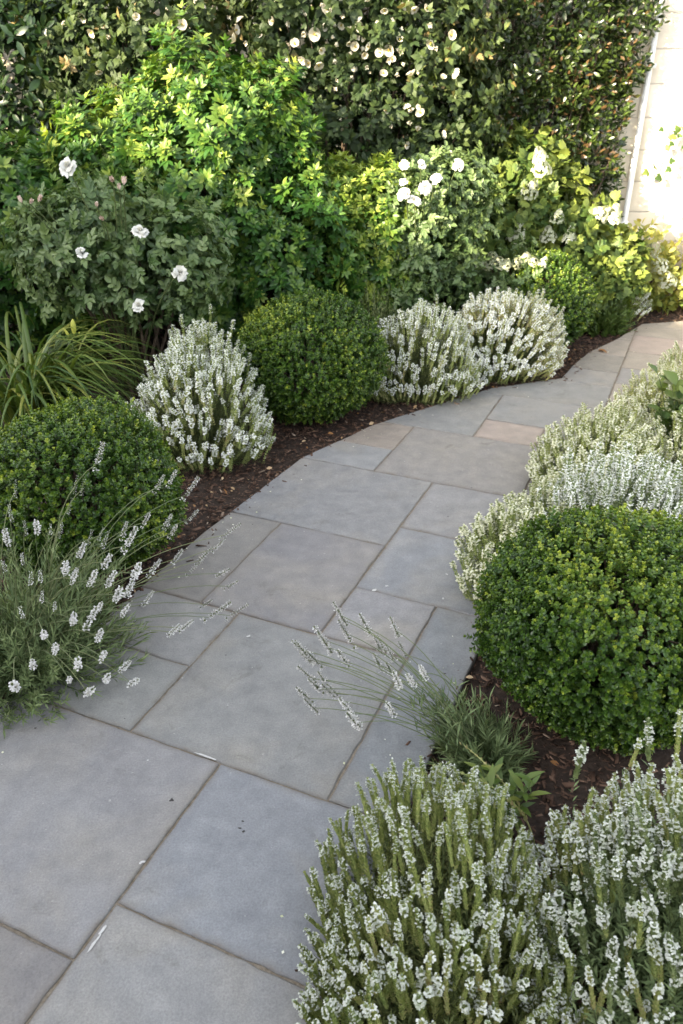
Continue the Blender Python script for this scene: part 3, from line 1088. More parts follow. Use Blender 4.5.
# right bed, going up the path
spike_shrub('spike_shrub', 'creamy olive spike shrub at the path edge wrapping the far side of the large boxwood', .735, 2.49, .25, .40, .26, 560, SP_CREAM, 45, R(-20), .0225, 1.0, .5, .6, leafn=16)
spike_shrub('spike_shrub', 'creamy olive spike shrub at the path edge opposite the pinkish flagstone', 1.13, 3.12, .28, .42, .27, 560, SP_CREAM, 47, R(-25), .0235, 1.0, .5, .62, leafn=16)
spike_shrub('spire_shrub', 'bluish white shrub of tall slender spires right behind the large boxwood ball', 1.10, 2.56, .31, .25, .38, 400, SPIRE, 49, 0, .0225, 1.3, .18, .6, leafn=16, leaf='lav', low_green=False, leaf_len=.022)
spike_shrub('spike_shrub', 'cream spike shrub at the path edge mixed with broad green leaves', 1.64, 3.66, .33, .37, .28, 520, SP_CREAM, 51, R(-30), .025, 1.0, .5, .65, leafn=15)
spike_shrub('spike_shrub', 'cream spike shrub at the right frame edge nearest the far end of the path', 2.22, 4.24, .42, .36, .32, 420, SP_CREAM, 53, 0, .028, 1.0, .5, .7, leafn=14)
spike_shrub('spike_shrub', 'white spike shrub partly cut by the right frame edge behind the tall spires', 1.68, 3.08, .36, .34, .40, 360, SP_CREAM, 54, 0, .028, 1.1, .35, .75, leafn=14)
# left bed
spike_shrub('spike_shrub', 'white spike shrub on the mulch between strap leaved clump and round boxwood ball', -.665, 3.45, .335, .29, .61, 680, SP_FAR, 55, 0, .027, 1.0, .6, .62, leafn=20)
spike_shrub('spike_shrub', 'narrow white flowering spike shrub just right of the round boxwood ball', .415, 4.25, .325, .22, .52, 500, SP_FAR, 57, 0, .026, 1.1, .5, .75, leafn=18)
spike_shrub('spike_shrub', 'broad white flowering spike shrub beside the farthest boxwood ball, leaning over the path', .92, 4.63, .47, .30, .51, 900, SP_FAR, 59, R(20), .0265, .9, .85, .72, leafn=18)
spike_shrub('spike_shrub', 'small pale spike shrub at the far path end below broad leaves', 2.05, 5.88, .20, .2, .30, 90, SP_FAR, 61, 0, .036, .9, .8, .7, leafn=14)


# ---------------------------------------------------------------- soft needle bushes without flowers
def needle_bush(name, label, cx, cy, ax, ay, H, n, seed, leaf='needle', leaf_len=.028, tint=.25, upright=.9):
    rg = np.random.default_rng(seed)
    root = thing(name, label, 'bush', (cx, cy, 0))
    D = sphere_dirs(n, rg, .02)
    ends = D * np.array([ax, ay, H]) * (1 + .1 * noise(D * 2 + seed, 1) + rg.normal(0, .06, n))[:, None] * rg.uniform(.6, 1, (n, 1))
    B0 = np.c_[ends[:, :2] * .2, np.zeros(n)]
    dirs = unit(D + np.array([0, 0, upright]))
    Cc = ends - dirs * np.linalg.norm(ends - B0, axis=1)[:, None] * .5
    k = 34
    tt = np.tile(np.linspace(.2, 1, k), (n, 1)) + rg.normal(0, .01, (n, k))
    T3 = tt[..., None]
    pts = ((1 - T3) ** 2 * B0[:, None] + 2 * T3 * (1 - T3) * Cc[:, None] + T3 ** 2 * ends[:, None]).reshape(-1, 3)
    tan = unit(2 * (1 - T3) * (Cc - B0)[:, None] + 2 * T3 * (ends - Cc)[:, None]).reshape(-1, 3)
    q = len(pts)
    rad = unit(np.cross(tan, rg.normal(0, 1, (q, 3))))
    t = Tpl().scatter(Tpl([(0, 0, 0), (.09, .45, .03), (0, 1, -.06), (-.09, .45, .03)], [(0, 1, 2, 3)]), frames(unit(tan + rad * .8), tan), pts,
                      leaf_len * rg.uniform(.7, 1.3, q), tint + .25 * tt.ravel() * .5 + rg.normal(0, .12, q))
    part('foliage', t, [M[leaf]], root)
    st = Tpl()
    for i in range(0, n, 2):
        st.add(tube(bez(B0[i], Cc[i], ends[i], 6), .0025, .001, 3))
    part('stem', st, [M['greenstem']], root)
    return root


needle_bush('rosemary_bush', 'dark green needle leaved bush without flowers behind the round boxwood ball', .19, 4.42, .22, .22, .56, 330, 71, 'needle', .026, .05)
needle_bush('feathery_bush', 'soft green feathery bush at the path edge right of the farthest boxwood ball', 1.83, 5.56, .24, .22, .46, 420, 73, 'strap', .03, .25)


# ---------------------------------------------------------------- white lavenders with long stalks
def t_lavhead(rg, L=.055, big=1):
    t = Tpl()
    pet = Tpl([(0, 0, 0), (.45, .5, .15), (.1, 1.0, .0), (-.45, .5, .15)], [(0, 1, 2, 3)])
    br = Tpl([(0, 0, 0), (.3, .5, .1), (0, 1, 0), (-.3, .5, .1)], [(0, 1, 2, 3)])
    w = [0, .13, .24, .34, .44, .54, .63, .72, .80, .88, .95] if big else list(np.linspace(0, 1, 9))
    for k, s in enumerate(w):
        if big and k in (1,) and rg.random() < .6:
            continue
        r = (.0066 if big else .0042) * (1 - .35 * s) * rg.uniform(.8, 1.2)
        c = np.array([0, 0, s * L])
        a0 = rg.uniform(0, 6)
        for j in range(5):
            a = a0 + j * 1.257
            o = np.array([math.cos(a), math.sin(a), 0])
            t.add(br, one_frame(o * .6 + np.array([0, 0, 1]), -o), c, rg.uniform(.1, .5), r * 1.1, 0)
            for _ in range(3 if big else 1):
                d = o * rg.uniform(.5, 1) + rg.normal(0, .4, 3) + np.array([0, 0, .4])
                t.add(pet, one_frame(d, (0, 0, 1)), c + o * r * rg.uniform(.3, .9) + rg.normal(0, r * .15, 3), rg.uniform(.15 if big else 0, 1), r * rg.uniform(.55, .95), 1)
    return t


rgl = np.random.default_rng(6)
LAVM = [M['stalk'], M['lavfl']]
LH_BIG = [t_lavhead(rgl, rgl.uniform(.055, .085), 1).mesh('flower_head', LAVM) for _ in range(6)]
LH_MED = [t_lavhead(rgl, rgl.uniform(.04, .058), 1).mesh('flower_head', LAVM) for _ in range(5)]
LH_BUD = [t_lavhead(rgl, rgl.uniform(.032, .05), 0).mesh('flower_head', LAVM) for _ in range(5)]


def lavender(label, bx, by, tips, seed, rad, H, nsh, dome, head_scale=1.0, lean=(0, 0)):
    rg = np.random.default_rng(seed)
    root = thing('lavender', label, 'lavender', (bx, by, 0), 'white lavenders with long stalks')
    stalks, lv = Tpl(), Tpl()
    sl = Tpl([(0, 0, 0), (.06, .4, .02), (0, 1, -.05), (-.06, .4, .02)], [(0, 1, 2, 3)])
    for (x, y, z, kind) in tips:
        e = np.array([x - bx, y - by, z])
        b = np.array([e[0] * .15 + rg.normal(0, rad * .3), e[1] * .15 + rg.normal(0, rad * .3), rg.uniform(.03, .10)])
        ln = np.linalg.norm(e - b)
        hor = e[:2] - b[:2]
        cpt = b + np.array([hor[0] * .45, hor[1] * .45, max(.35 * ln, (e[2] - b[2]) * .9)])
        cpt[2] = min(cpt[2], max(e[2], b[2]) + .10)
        cur = bez(b, cpt, e, 10)
        stalks.add(tube(cur, .0016, .0010, 4), tint=rg.uniform(0, .6))
        tan = unit(cur[-1] - cur[-2] + rg.normal(0, .08, 3) * np.linalg.norm(cur[-1] - cur[-2]))
        me = (LH_BUD, LH_MED, LH_BIG)[{1: 0, 0: 1, 2: 2}[kind]]
        me = me[rg.integers(0, len(me))]
        o = bpy.data.objects.new('flower_head', me)
        COL.objects.link(o); o.parent = root
        tan = unit(tan + np.array([0, 0, 1.6]) * np.clip(1.6 - np.linalg.norm(hor) / .45, 0, 1))
        xx = unit(np.cross(tan, rg.normal(0, 1, 3))); yy = np.cross(tan, xx)
        s = head_scale * rg.uniform(.85, 1.2)
        mm = np.eye(4); mm[:3, :3] = np.stack([xx, yy, tan], -1) * s; mm[:3, 3] = e - tan * .02
        o.matrix_local = Matrix(mm.tolist())
        # a lower detached whorl on many stalks, and a few narrow leaves
        for q in (.12, .2, .3, .42):
            i = q * 9
            p = cur[int(i)]
            for sgn in (1, -1):
                d = tan * .6 + rg.normal(0, .5, 3)
                lv.add(sl, one_frame(d, (0, 0, 1)), p, rg.uniform(0, .6), rg.uniform(.025, .045))
    part('stalk', stalks, [M['stalk']], root)
    # leafy grey-green mound
    D = sphere_dirs(nsh, rg, -.05)
    ends = D * np.array(dome) * rg.uniform(.55, 1.08, (nsh, 1))
    ends[:, 2] = np.maximum(ends[:, 2], .01 + rg.uniform(0, .03, nsh))
    ends[:, :2] += np.array(lean) * ends[:, 2:]
    B0 = np.c_[ends[:, :2] * .25, np.zeros(nsh) + .0]
    dirs = unit(D + np.array([lean[0], lean[1], .8]) + rg.normal(0, .2, (nsh, 3)))
    Cc = ends - dirs * np.linalg.norm(ends - B0, axis=1)[:, None] * .5
    k = 30
    tt = np.tile(np.linspace(.15, 1, k), (nsh, 1)) + rg.normal(0, .01, (nsh, k))
    T3 = tt[..., None]
    pts = ((1 - T3) ** 2 * B0[:, None] + 2 * T3 * (1 - T3) * Cc[:, None] + T3 ** 2 * ends[:, None]).reshape(-1, 3)
    tan = unit(2 * (1 - T3) * (Cc - B0)[:, None] + 2 * T3 * (ends - Cc)[:, None]).reshape(-1, 3)
    q = len(pts)
    rd = unit(np.cross(tan, rg.normal(0, 1, (q, 3))))
    lv.scatter(sl, frames(unit(tan + rd * rg.uniform(.35, .9, (q, 1))), tan), pts, rg.uniform(.022, .045, q), .2 + .35 * tt.ravel() + rg.normal(0, .15, q))
    part('foliage', lv, [M['lav']], root)
    st = Tpl()
    for i in range(0, nsh, 2):
        st.add(tube(bez(B0[i], Cc[i], ends[i], 5), .0022, .0010, 3))
    part('stem', st, [M['greenstem']], root)
    return root


LAV_L = [(-0.907, 1.861, 0.48, 0), (-0.961, 2.093, 0.51, 1), (-0.774, 1.758, 0.58, 0), (-0.765, 1.817, 0.54, 1), (-0.792, 1.944, 0.46, 1), (-0.785, 2.098, 0.52, 1), (-0.761, 2.086, 0.52, 1), (-0.721, 1.885, 0.43, 0), (-0.679, 1.689, 0.47, 2), (-0.807, 2.084, 0.46, 1), (-0.692, 1.887, 0.47, 1), (-0.661, 1.89, 0.48, 1), (-0.637, 1.829, 0.43, 0), (-0.758, 1.682, 0.48, 1), (-0.707, 1.612, 0.44, 1), (-0.567, 1.8, 0.5, 2), (-0.649, 2.042, 0.39, 2), (-0.581, 2.049, 0.43, 2), (-0.527, 2.09, 0.4, 0), (-0.513, 2.087, 0.37, 0), (-0.457, 2.089, 0.5, 2), (-0.543, 2.098, 0.52, 2), (-0.502, 2.094, 0.54, 2), (-0.48, 2.212, 0.35, 2), (-0.541, 1.76, 0.44, 0), (-0.53, 1.875, 0.37, 2), (-0.578, 1.791, 0.36, 0), (-0.579, 1.702, 0.41, 0), (-0.574, 1.932, 0.23, 2), (-0.562, 1.686, 0.37, 2), (-0.637, 1.716, 0.36, 0), (-0.673, 1.711, 0.31, 2), (-0.704, 1.554, 0.35, 2), (-0.637, 1.508, 0.34, 2), (-0.644, 1.695, 0.28, 0), (-0.608, 1.599, 0.29, 2), (-0.584, 1.664, 0.2, 2), (-0.59, 1.551, 0.26, 0), (-0.667, 1.516, 0.29, 0), (-0.66, 1.593, 0.18, 2), (-0.534, 1.571, 0.23, 2), (-0.447, 1.813, 0.22, 2), (-0.468, 1.77, 0.24, 2), (-0.393, 1.919, 0.18, 2), (-0.437, 2.095, 0.1, 0), (-0.355, 2.077, 0.07, 2), (-0.526, 2.332, 0.07, 2), (-0.381, 2.124, 0.2, 0), (-0.361, 2.125, 0.15, 0), (-0.401, 2.181, 0.26, 2), (-0.371, 2.194, 0.3, 2), (-0.514, 2.1, 0.27, 0), (-0.452, 2.152, 0.23, 2), (-0.708, 2.093, 0.6, 2), (-0.782, 1.658, 0.55, 1), (-0.869, 1.733, 0.48, 1), (-0.745, 1.637, 0.45, 1), (-0.658, 1.901, 0.45, 1), (-0.864, 1.824, 0.58, 1), (-0.862, 1.886, 0.5, 1), (-0.811, 1.74, 0.43, 1), (-0.698, 1.701, 0.49, 0), (-0.636, 1.696, 0.46, 0), (-0.61, 1.755, 0.42, 2), (-0.757, 1.541, 0.47, 1), (-0.7, 1.687, 0.34, 0), (-0.714, 1.535, 0.41, 0), (-0.781, 1.583, 0.28, 0), (-0.761, 1.432, 0.34, 0)]
LAV_R = [(-0.002, 1.684, 0.36, 0), (0.006, 1.691, 0.34, 0), (-0.105, 1.633, 0.29, 0), (-0.081, 1.621, 0.27, 2), (-0.061, 1.615, 0.26, 0), (-0.046, 1.671, 0.29, 0), (-0.034, 1.652, 0.28, 0), (0.014, 1.672, 0.31, 0), (0.026, 1.671, 0.28, 2), (-0.078, 1.613, 0.21, 2), (-0.085, 1.571, 0.18, 0), (-0.073, 1.558, 0.16, 0), (-0.046, 1.607, 0.21, 0), (-0.03, 1.594, 0.18, 0), (-0.014, 1.622, 0.15, 0), (0.108, 1.815, 0.15, 0), (0.118, 1.77, 0.18, 2), (0.131, 1.658, 0.25, 0), (0.143, 1.685, 0.31, 0), (0.187, 1.842, 0.1, 2), (0.14, 1.684, 0.16, 0), (0.128, 1.405, 0.38, 0), (0.099, 1.644, 0.23, 0), (0.185, 1.397, 0.41, 0), (0.024, 1.429, 0.26, 2), (0.034, 1.388, 0.27, 0), (0.112, 1.354, 0.34, 0), (0.158, 1.394, 0.39, 0), (0.01, 1.633, 0.25, 0), (0.067, 1.698, 0.31, 0), (-0.057, 1.583, 0.2, 0), (-0.086, 1.639, 0.25, 0)]
ROSE_L = [[-1.174, 3.72, 1.227], [-1.17, 3.72, 0.868], [-0.897, 3.72, 0.963], [-0.737, 3.72, 0.784], [-0.942, 3.72, 0.634]]
BUD_L= [[-0.997, 3.75, 1.167], [-0.971, 3.75, 1.135], [-0.95, 3.75, 1.155], [-1.082, 3.75, 1.064], [-1.059, 3.75, 1.01], [-1.41, 3.75, 1.081], [-1.376, 3.75, 1.077], [-1.339, 3.75, 1.085]]
ROSE_M= [[0.327, 4.5, 1.076], [0.412, 4.5, 1.163], [0.494, 4.5, 1.095], [0.384, 4.5, 0.987], [0.335, 4.5, 1.017], [0.439, 4.5, 1.051], [0.604, 4.5, 1.163], [0.324, 4.5, 1.163]]
HYD= [[1.253, 5.5, 1.106], [1.268, 5.5, 1.036], [1.213, 5.5, 0.905], [1.409, 5.5, 0.734], [1.363, 5.5, 0.627], [1.505, 5.5, 0.608], [1.176, 5.5, 0.653], [1.148, 5.5, 0.608], [1.685, 5.5, 0.765], [1.766, 5.5, 0.746]]
LOWR= [[0.797, 4.95, 0.533], [0.837, 4.95, 0.556], [0.882, 4.95, 0.533], [0.908, 4.95, 0.58], [0.953, 4.95, 0.544], [0.992, 4.95, 0.521], [1.062, 4.95, 0.544], [1.108, 4.95, 0.568], [1.158, 4.95, 0.55], [1.209, 4.95, 0.533]]
YEL= [[2.196, 6.0, 0.483], [2.232, 6.0, 0.406], [2.287, 6.0, 0.27], [2.434, 6.0, 0.27]]
AB1= [[-1.581, 5.35, 1.852], [-1.362, 5.35, 1.828], [-1.459, 5.35, 1.866], [-1.176, 5.35, 1.857], [-1.419, 5.35, 1.793], [-1.237, 5.35, 1.823], [-1.425, 5.35, 1.598], [-1.704, 5.35, 1.541], [-1.319, 5.35, 1.769], [-1.002, 5.35, 1.881], [-0.912, 5.35, 1.818], [-0.8, 5.35, 1.919]]
AB2= [[-0.341, 5.3, 1.908], [-0.068, 5.3, 1.903], [-0.025, 5.3, 1.926], [0.242, 5.3, 1.903], [-0.376, 5.3, 1.832], [-0.201, 5.3, 1.85], [-0.459, 5.3, 1.763], [-0.595, 5.3, 1.733], [-0.263, 5.3, 1.713], [0.126, 5.3, 1.811], [0.057, 5.3, 1.793], [-0.069, 5.3, 1.743], [-0.13, 5.3, 1.699], [0.128, 5.3, 1.677], [0.088, 5.3, 1.705], [0.226, 5.3, 1.681], [0.28, 5.3, 1.699], [0.329, 5.3, 1.737], [0.32, 5.3, 1.793], [0.084, 5.3, 1.623], [0.162, 5.3, 1.577], [-0.03, 5.3, 1.546], [0.078, 5.3, 1.536], [0.24, 5.3, 1.571], [0.461, 5.3, 1.577], [0.413, 5.3, 1.556], [-0.173, 5.3, 1.639], [-0.136, 5.3, 1.639], [-0.208, 5.3, 1.658], [0.04, 5.3, 1.743], [0.148, 5.3, 1.752], [0.171, 5.3, 1.699], [0.292, 5.3, 1.648], [0.391, 5.3, 1.908], [0.338, 5.3, 1.914], [0.461, 5.3, 1.885], [0.614, 5.3, 1.767], [0.43, 5.3, 1.761], [0.529, 5.3, 1.743], [0.167, 5.3, 1.926], [0.086, 5.3, 1.863], [-0.153, 5.3, 1.926], [-0.451, 5.3, 1.921], [0.409, 5.3, 1.373], [0.469, 5.3, 1.403], [0.475, 5.3, 1.369], [0.453, 5.3, 1.265], [0.378, 5.3, 1.433], [-0.027, 5.3, 1.339], [0.026, 5.3, 1.285], [0.244, 5.3, 1.383], [0.591, 5.3, 1.25], [0.375, 5.3, 1.198], [-0.593, 5.3, 1.866], [-0.637, 5.3, 1.859], [-0.327, 5.3, 1.817], [-0.613, 5.3, 1.789], [0.584, 5.3, 1.542], [0.636, 5.3, 1.591], [-0.155, 5.3, 1.771], [-0.111, 5.3, 1.826], [0.007, 5.3, 1.826]]

lavender('large white lavender with many stalks arching over the path before the wide boxwood ball', -.96, 1.93, LAV_L, 81, .10, .3, 620, (.33, .33, .40), 1.1, (.25, .05))
lavender('small sparse white lavender leaning over the path below the large boxwood ball', .385, 1.52, LAV_R, 83, .05, .2, 110, (.15, .15, .17), 1.15, (-.45, .25))


# ---------------------------------------------------------------- strap leaved clump
def strap_clump(cx, cy):
    rg = np.random.default_rng(91)
    root = thing('daylily', 'strap leaved daylily clump with a yellow green bud behind the wide boxwood ball', 'daylily', (cx, cy, 0))
    t = Tpl()
    for i in range(230):
        a = rg.uniform(0, 6.28)
        if rg.random() < .45:
            a = rg.normal(-.15, .55)
        L = rg.uniform(.50, .92)
        h = rg.uniform(.32, .62)
        b = np.array([rg.normal(0, .07), rg.normal(0, .07), -.01])
        e = b + np.array([math.cos(a) * L * .75, math.sin(a) * L * .75, h * rg.uniform(.25, .95)])
        c = b + np.array([math.cos(a) * L * .22, math.sin(a) * L * .22, h * 1.35])
        P = bez(b, c, e, 11)
        P += rg.normal(0, .004, 3) * np.linspace(0, 1, 11)[:, None] ** 2
        s = np.linspace(0, 1, 11)
        wd = .0092 * rg.uniform(.75, 1.25) * np.where(s < .15, .75 + s * 1.7, np.maximum(0.03, 1 - ((s - .15) / .85) ** 2.4))
        side = np.array([-math.sin(a), math.cos(a), 0])
        tan = unit(np.gradient(P, axis=0)); nn = unit(np.cross(np.tile(side, (11, 1)), tan))
        l, r = P - side * wd[:, None] + nn * (wd * .45)[:, None], P + side * wd[:, None] + nn * (wd * .45)[:, None]
        V = np.vstack([l, P, r])
        F = [(k, 11 + k, 12 + k, k + 1) for k in range(10)] + [(11 + k, 22 + k, 23 + k, 12 + k) for k in range(10)]
        t.add(Tpl(V, F), tint=np.clip(rg.normal(.45, .22), 0, 1))
    part('foliage', t, [M['strap']], root)
    # scape with buds
    tip = np.array([-1.245 - cx, 3.66 - cy, .52])
    b = np.array([.08, .0, 0])
    part('stalk', Tpl().add(tube(bez(b, (.22, -.02, .35), tip, 10), .004, .003, 6)), [M['greenstem']], root)
    for (dx, dz, L, lean) in ((0, 0, .075, .05), (-.022, -.012, .045, -.5), (.012, -.015, .03, .5)):
        prof = [(0, .004), (.2, .010), (.5, .0135), (.8, .010), (1, .002)]
        n = 8
        V, F = [], []
        for (y, r) in prof:
            for k in range(n):
                aa = 2 * math.pi * k / n
                V.append((r * L / .075 * math.cos(aa) + lean * y * L, r * L / .075 * math.sin(aa), y * L))
        for q in range(4):
            for k in range(n):
                F.append((q * n + k, q * n + (k + 1) % n, (q + 1) * n + (k + 1) % n, (q + 1) * n + k))
        part('bud', Tpl().add(Tpl(V, F), pos=tip + np.array([dx, 0, dz - .005]), tint=.5), [M['daybud']], root, True)
    return root


strap_clump(-1.50, 3.66)


# ---------------------------------------------------------------- big leafy shrubs
def choisya_sprig(rg):
    t = Tpl()
    lf = t_leaf(.40, .2, .22)
    for i in range(7):
        a = i * 2.4 + rg.normal(0, .2)
        young = i / 6
        el = .15 + .9 * young
        o = np.array([math.cos(a), math.sin(a)])
        d0 = np.array([o[0] * math.cos(el), math.sin(el), o[1] * math.cos(el)])
        y = .15 + .75 * young
        pet = np.array([0, y, 0]) + d0 * .28 * (1 - .5 * young)
        up = np.array([0, 1.0, 0]) - d0 * .3
        x = unit(np.cross(d0, up))
        for s in (-1, 0, 1):
            d = d0 + x * s * .85
            t.add(lf, one_frame(d + rg.normal(0, .06, 3), up), pet, .42 * young - .05, (.85 - .32 * young) * (1 if s == 0 else .85))
    return t


def simple_sprig(rg, n=7, w=.42, curl=.2, spread=1.0, L=.8, two=False, lobes=0, droop=0.0, young=.35):
    t = Tpl()
    lf = t_lobed(lobes, 55, .42, curl) if lobes else (t_leaf2(w, .2, curl) if two else t_leaf(w, .2, curl))
    for i in range(n):
        a = i * 2.4 + rg.normal(0, .3)
        s = i / max(1, n - 1)
        o = np.array([math.cos(a), 0, math.sin(a)])
        d = o * spread * (1.1 - .7 * s) + np.array([0, .35 + .8 * s - droop, 0]) + rg.normal(0, .12, 3)
        t.add(lf, one_frame(d, (0, 1, 0)), np.array([0, s * .9, 0]) + o * .08, young * s, L * rg.uniform(.75, 1.1) * (1 - .3 * s))
    return t


def rose_sprig(rg):
    t = Tpl()
    lf = t_leaf2(.62, .16, .15)
    for i in range(5):
        a = i * 2.4
        o = np.array([math.cos(a), .35, math.sin(a)])
        o = unit(o)
        st = np.array([0, i * .28, 0])
        side = unit(np.cross(o, (0, 1, 0)))
        for f, s in ((.45, -1), (.45, 1), (.8, -1), (.8, 1), (1.05, 0)):
            t.add(lf, one_frame(o + side * s * .9 + rg.normal(0, .1, 3), np.array([0, 1, 0]) + rg.normal(0, .2, 3)), st + o * f * .9, .12 * i, .5 if s else .6)
    return t


def bush_body(root, blobs, sprigs, n, size, mat, seed, inward=(.6, 1.03), up=.55, jit=.4, tint=(.25, .12), top=.25, lump=.12, zmin=.08, fresh=.03, stem_n=26, base=None, fill=.25, back=.5, lean=(0, 0, 0)):
    """leafy crown made of several overlapping masses, on branching stems"""
    rg = np.random.default_rng(seed)
    t = Tpl()
    B = np.array(blobs, float)
    vol = (B[:, 3] * B[:, 5] + B[:, 3] * B[:, 4]) ** 1
    num = np.maximum(8, (n * vol / vol.sum()).astype(int))
    zmax = (B[:, 2] + B[:, 5]).max()
    for b, (bl, m) in enumerate(zip(B, num)):
        m = int(m * 1.6)
        D = sphere_dirs(m, rg, -.85)
        D = D[(D[:, 1] < .25) | (rg.random(len(D)) < back)]
        m = len(D)
        lm = 1 + lump * noise(D * 2.6 + seed + b * 7, 1) + lump * .5 * noise(D * 6.5 + b, 1)
        deep = rg.random(m) < fill
        r = np.where(deep, rg.uniform(inward[0], .9, m), rg.uniform(.9, inward[1], m)) * lm
        P = bl[:3] + D * bl[3:] * r[:, None]
        ok = P[:, 2] > zmin
        for c, ol in enumerate(B):
            if c != b:
                ok &= (((P - ol[:3]) / ol[3:]) ** 2).sum(1) > .62
        P, D = P[ok], D[ok]
        m = len(P)
        if not m:
            continue
        N = unit(D / bl[3:])
        d = unit(N + np.array([0, 0, up]) + np.array(lean) + rg.normal(0, jit, (m, 3)))
        Mx = frames(d, rg.normal(0, 1, (m, 3)))
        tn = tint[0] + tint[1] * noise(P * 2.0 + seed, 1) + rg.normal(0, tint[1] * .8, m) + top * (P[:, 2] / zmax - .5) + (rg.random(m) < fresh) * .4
        sz = size * rg.uniform(.75, 1.25, m)
        wh = rg.integers(0, len(sprigs), m)
        for k in range(len(sprigs)):
            q = wh == k
            t.scatter(sprigs[k], Mx[q], P[q] - d[q] * sz[q][:, None] * .4, sz[q], np.clip(tn[q], 0, 1))
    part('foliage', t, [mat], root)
    st = Tpl()
    for i in range(stem_n):
        bl = B[i % len(B)]
        D = sphere_dirs(1, rg, -.2)[0]
        e = bl[:3] + D * bl[3:] * .85
        b0 = np.array(base if base is not None else (bl[0] * .4, bl[1] * .4, 0)) + np.r_[rg.normal(0, .06, 2), -.03]
        mid = (b0 + e) / 2 + np.array([0, 0, .15]) + rg.normal(0, .05, 3)
        st.add(tube(bez(b0, mid, e, 8), .012, .003, 5))
    part('stem', st, [M['bark']], root)


rgs = np.random.default_rng(17)
CH = [choisya_sprig(rgs) for _ in range(4)]
RO = [rose_sprig(rgs) for _ in range(4)]
AB = [simple_sprig(rgs, 6, curl=.35, lobes=3, spread=1.1, droop=.25, L=.75) for _ in range(4)]
HE = [simple_sprig(rgs, 8, .42, .18, .9, .62) for _ in range(4)]
DK = [simple_sprig(rgs, 6, .40, .25, 1.0, .85) for _ in range(4)]
OK = [simple_sprig(rgs, 6, lobes=5, curl=.25, spread=1.2, droop=.1, L=.85) for _ in range(3)]
GO = [simple_sprig(rgs, 6, .6, .2, 1.1, .8) for _ in range(3)]

# bright three-leaflet shrubs in the middle of the left bed
r = thing('choisya_shrub', 'tall glossy bright green shrub with sunlit yellow green tips behind the white rose bush', 'shrub', (-.74, 4.80, 0), 'glossy bright green shrubs')
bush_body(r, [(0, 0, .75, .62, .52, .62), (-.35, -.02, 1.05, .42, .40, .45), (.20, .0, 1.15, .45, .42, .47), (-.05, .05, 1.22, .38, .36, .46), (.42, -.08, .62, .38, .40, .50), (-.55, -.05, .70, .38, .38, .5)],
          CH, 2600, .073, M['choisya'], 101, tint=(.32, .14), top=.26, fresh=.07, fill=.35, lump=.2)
r = thing('choisya_shrub', 'lower glossy bright green shrub with sunlit tips behind the round boxwood ball', 'shrub', (.04, 4.98, 0), 'glossy bright green shrubs')
bush_body(r, [(0, 0, .55, .40, .36, .52), (.18, -.08, .80, .27, .26, .33), (-.18, -.02, .75, .26, .28, .34), (.28, .05, .48, .28, .3, .42)],
          CH, 1150, .072, M['choisya'], 103, lump=.18, tint=(.44, .13), top=.3, fresh=.10, fill=.35)
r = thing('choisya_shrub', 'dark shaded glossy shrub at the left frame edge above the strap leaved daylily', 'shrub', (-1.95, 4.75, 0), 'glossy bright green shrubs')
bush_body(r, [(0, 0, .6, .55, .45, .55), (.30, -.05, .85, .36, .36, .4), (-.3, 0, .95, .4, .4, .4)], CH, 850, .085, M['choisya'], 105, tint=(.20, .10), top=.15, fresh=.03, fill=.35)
# large dark leaved shrub in the upper left corner
r = thing('laurel_shrub', 'dark large leaved shrub filling the upper left corner behind the other shrubs', 'shrub', (-2.35, 5.75, 0))
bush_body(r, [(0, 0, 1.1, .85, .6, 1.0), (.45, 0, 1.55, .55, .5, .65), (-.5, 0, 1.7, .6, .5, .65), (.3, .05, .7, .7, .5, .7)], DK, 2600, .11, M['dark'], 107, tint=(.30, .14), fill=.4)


# abutilon with pale cups
def t_cup(rg, rad=.036):
    t = Tpl()
    for i in range(5):
        a = i * 2 * math.pi / 5 + rg.normal(0, .06)
        o = np.array([math.cos(a), math.sin(a), 0]); s = np.array([-math.sin(a), math.cos(a), 0])
        V = []
        for (q, h, wd) in ((.1, 0, .12), (.55, .42, .52), (.9, .85, .62), (1.06, 1.0, .30)):
            for u in (-1, 0, 1):
                V.append((o * q + s * u * wd + np.array([0, 0, h * .95 - abs(u) * -.06])) * rad)
        F = []
        for k in range(3):
            for j in range(2):
                F.append((k * 3 + j, k * 3 + j + 1, k * 3 + j + 4, k * 3 + j + 3))
        t.add(Tpl(V, F), tint=rg.uniform(.5, .9))
    col = tube(np.array([[0, 0, 0], [0, 0, rad * .5], [0, 0, rad * .9]]), rad * .16, rad * .2, 6)
    t.add(col, m=1, tint=.5)
    for i in range(14):
        d = rg.normal(0, 1, 3); d[2] = abs(d[2]); d = unit(d)
        t.add(t_diamond(.8), one_frame(d, (0, 0, 1)), (0, 0, rad * .8), rg.uniform(0, 1), rad * .28, 1)
    # calyx
    for i in range(5):
        a = i * 2 * math.pi / 5 + .6
        o = np.array([math.cos(a), math.sin(a), .25])
        t.add(t_diamond(.6), one_frame(o, (0, 0, 1)), (0, 0, -.1 * rad), .3, rad * .75, 2)
    return t


ABM = [M['abpetal'], M['stamen'], M['abutilon']]
CUPS = [t_cup(rgs, .036) for _ in range(3)]
CUPM = [c.mesh('blossom', ABM) for c in CUPS]


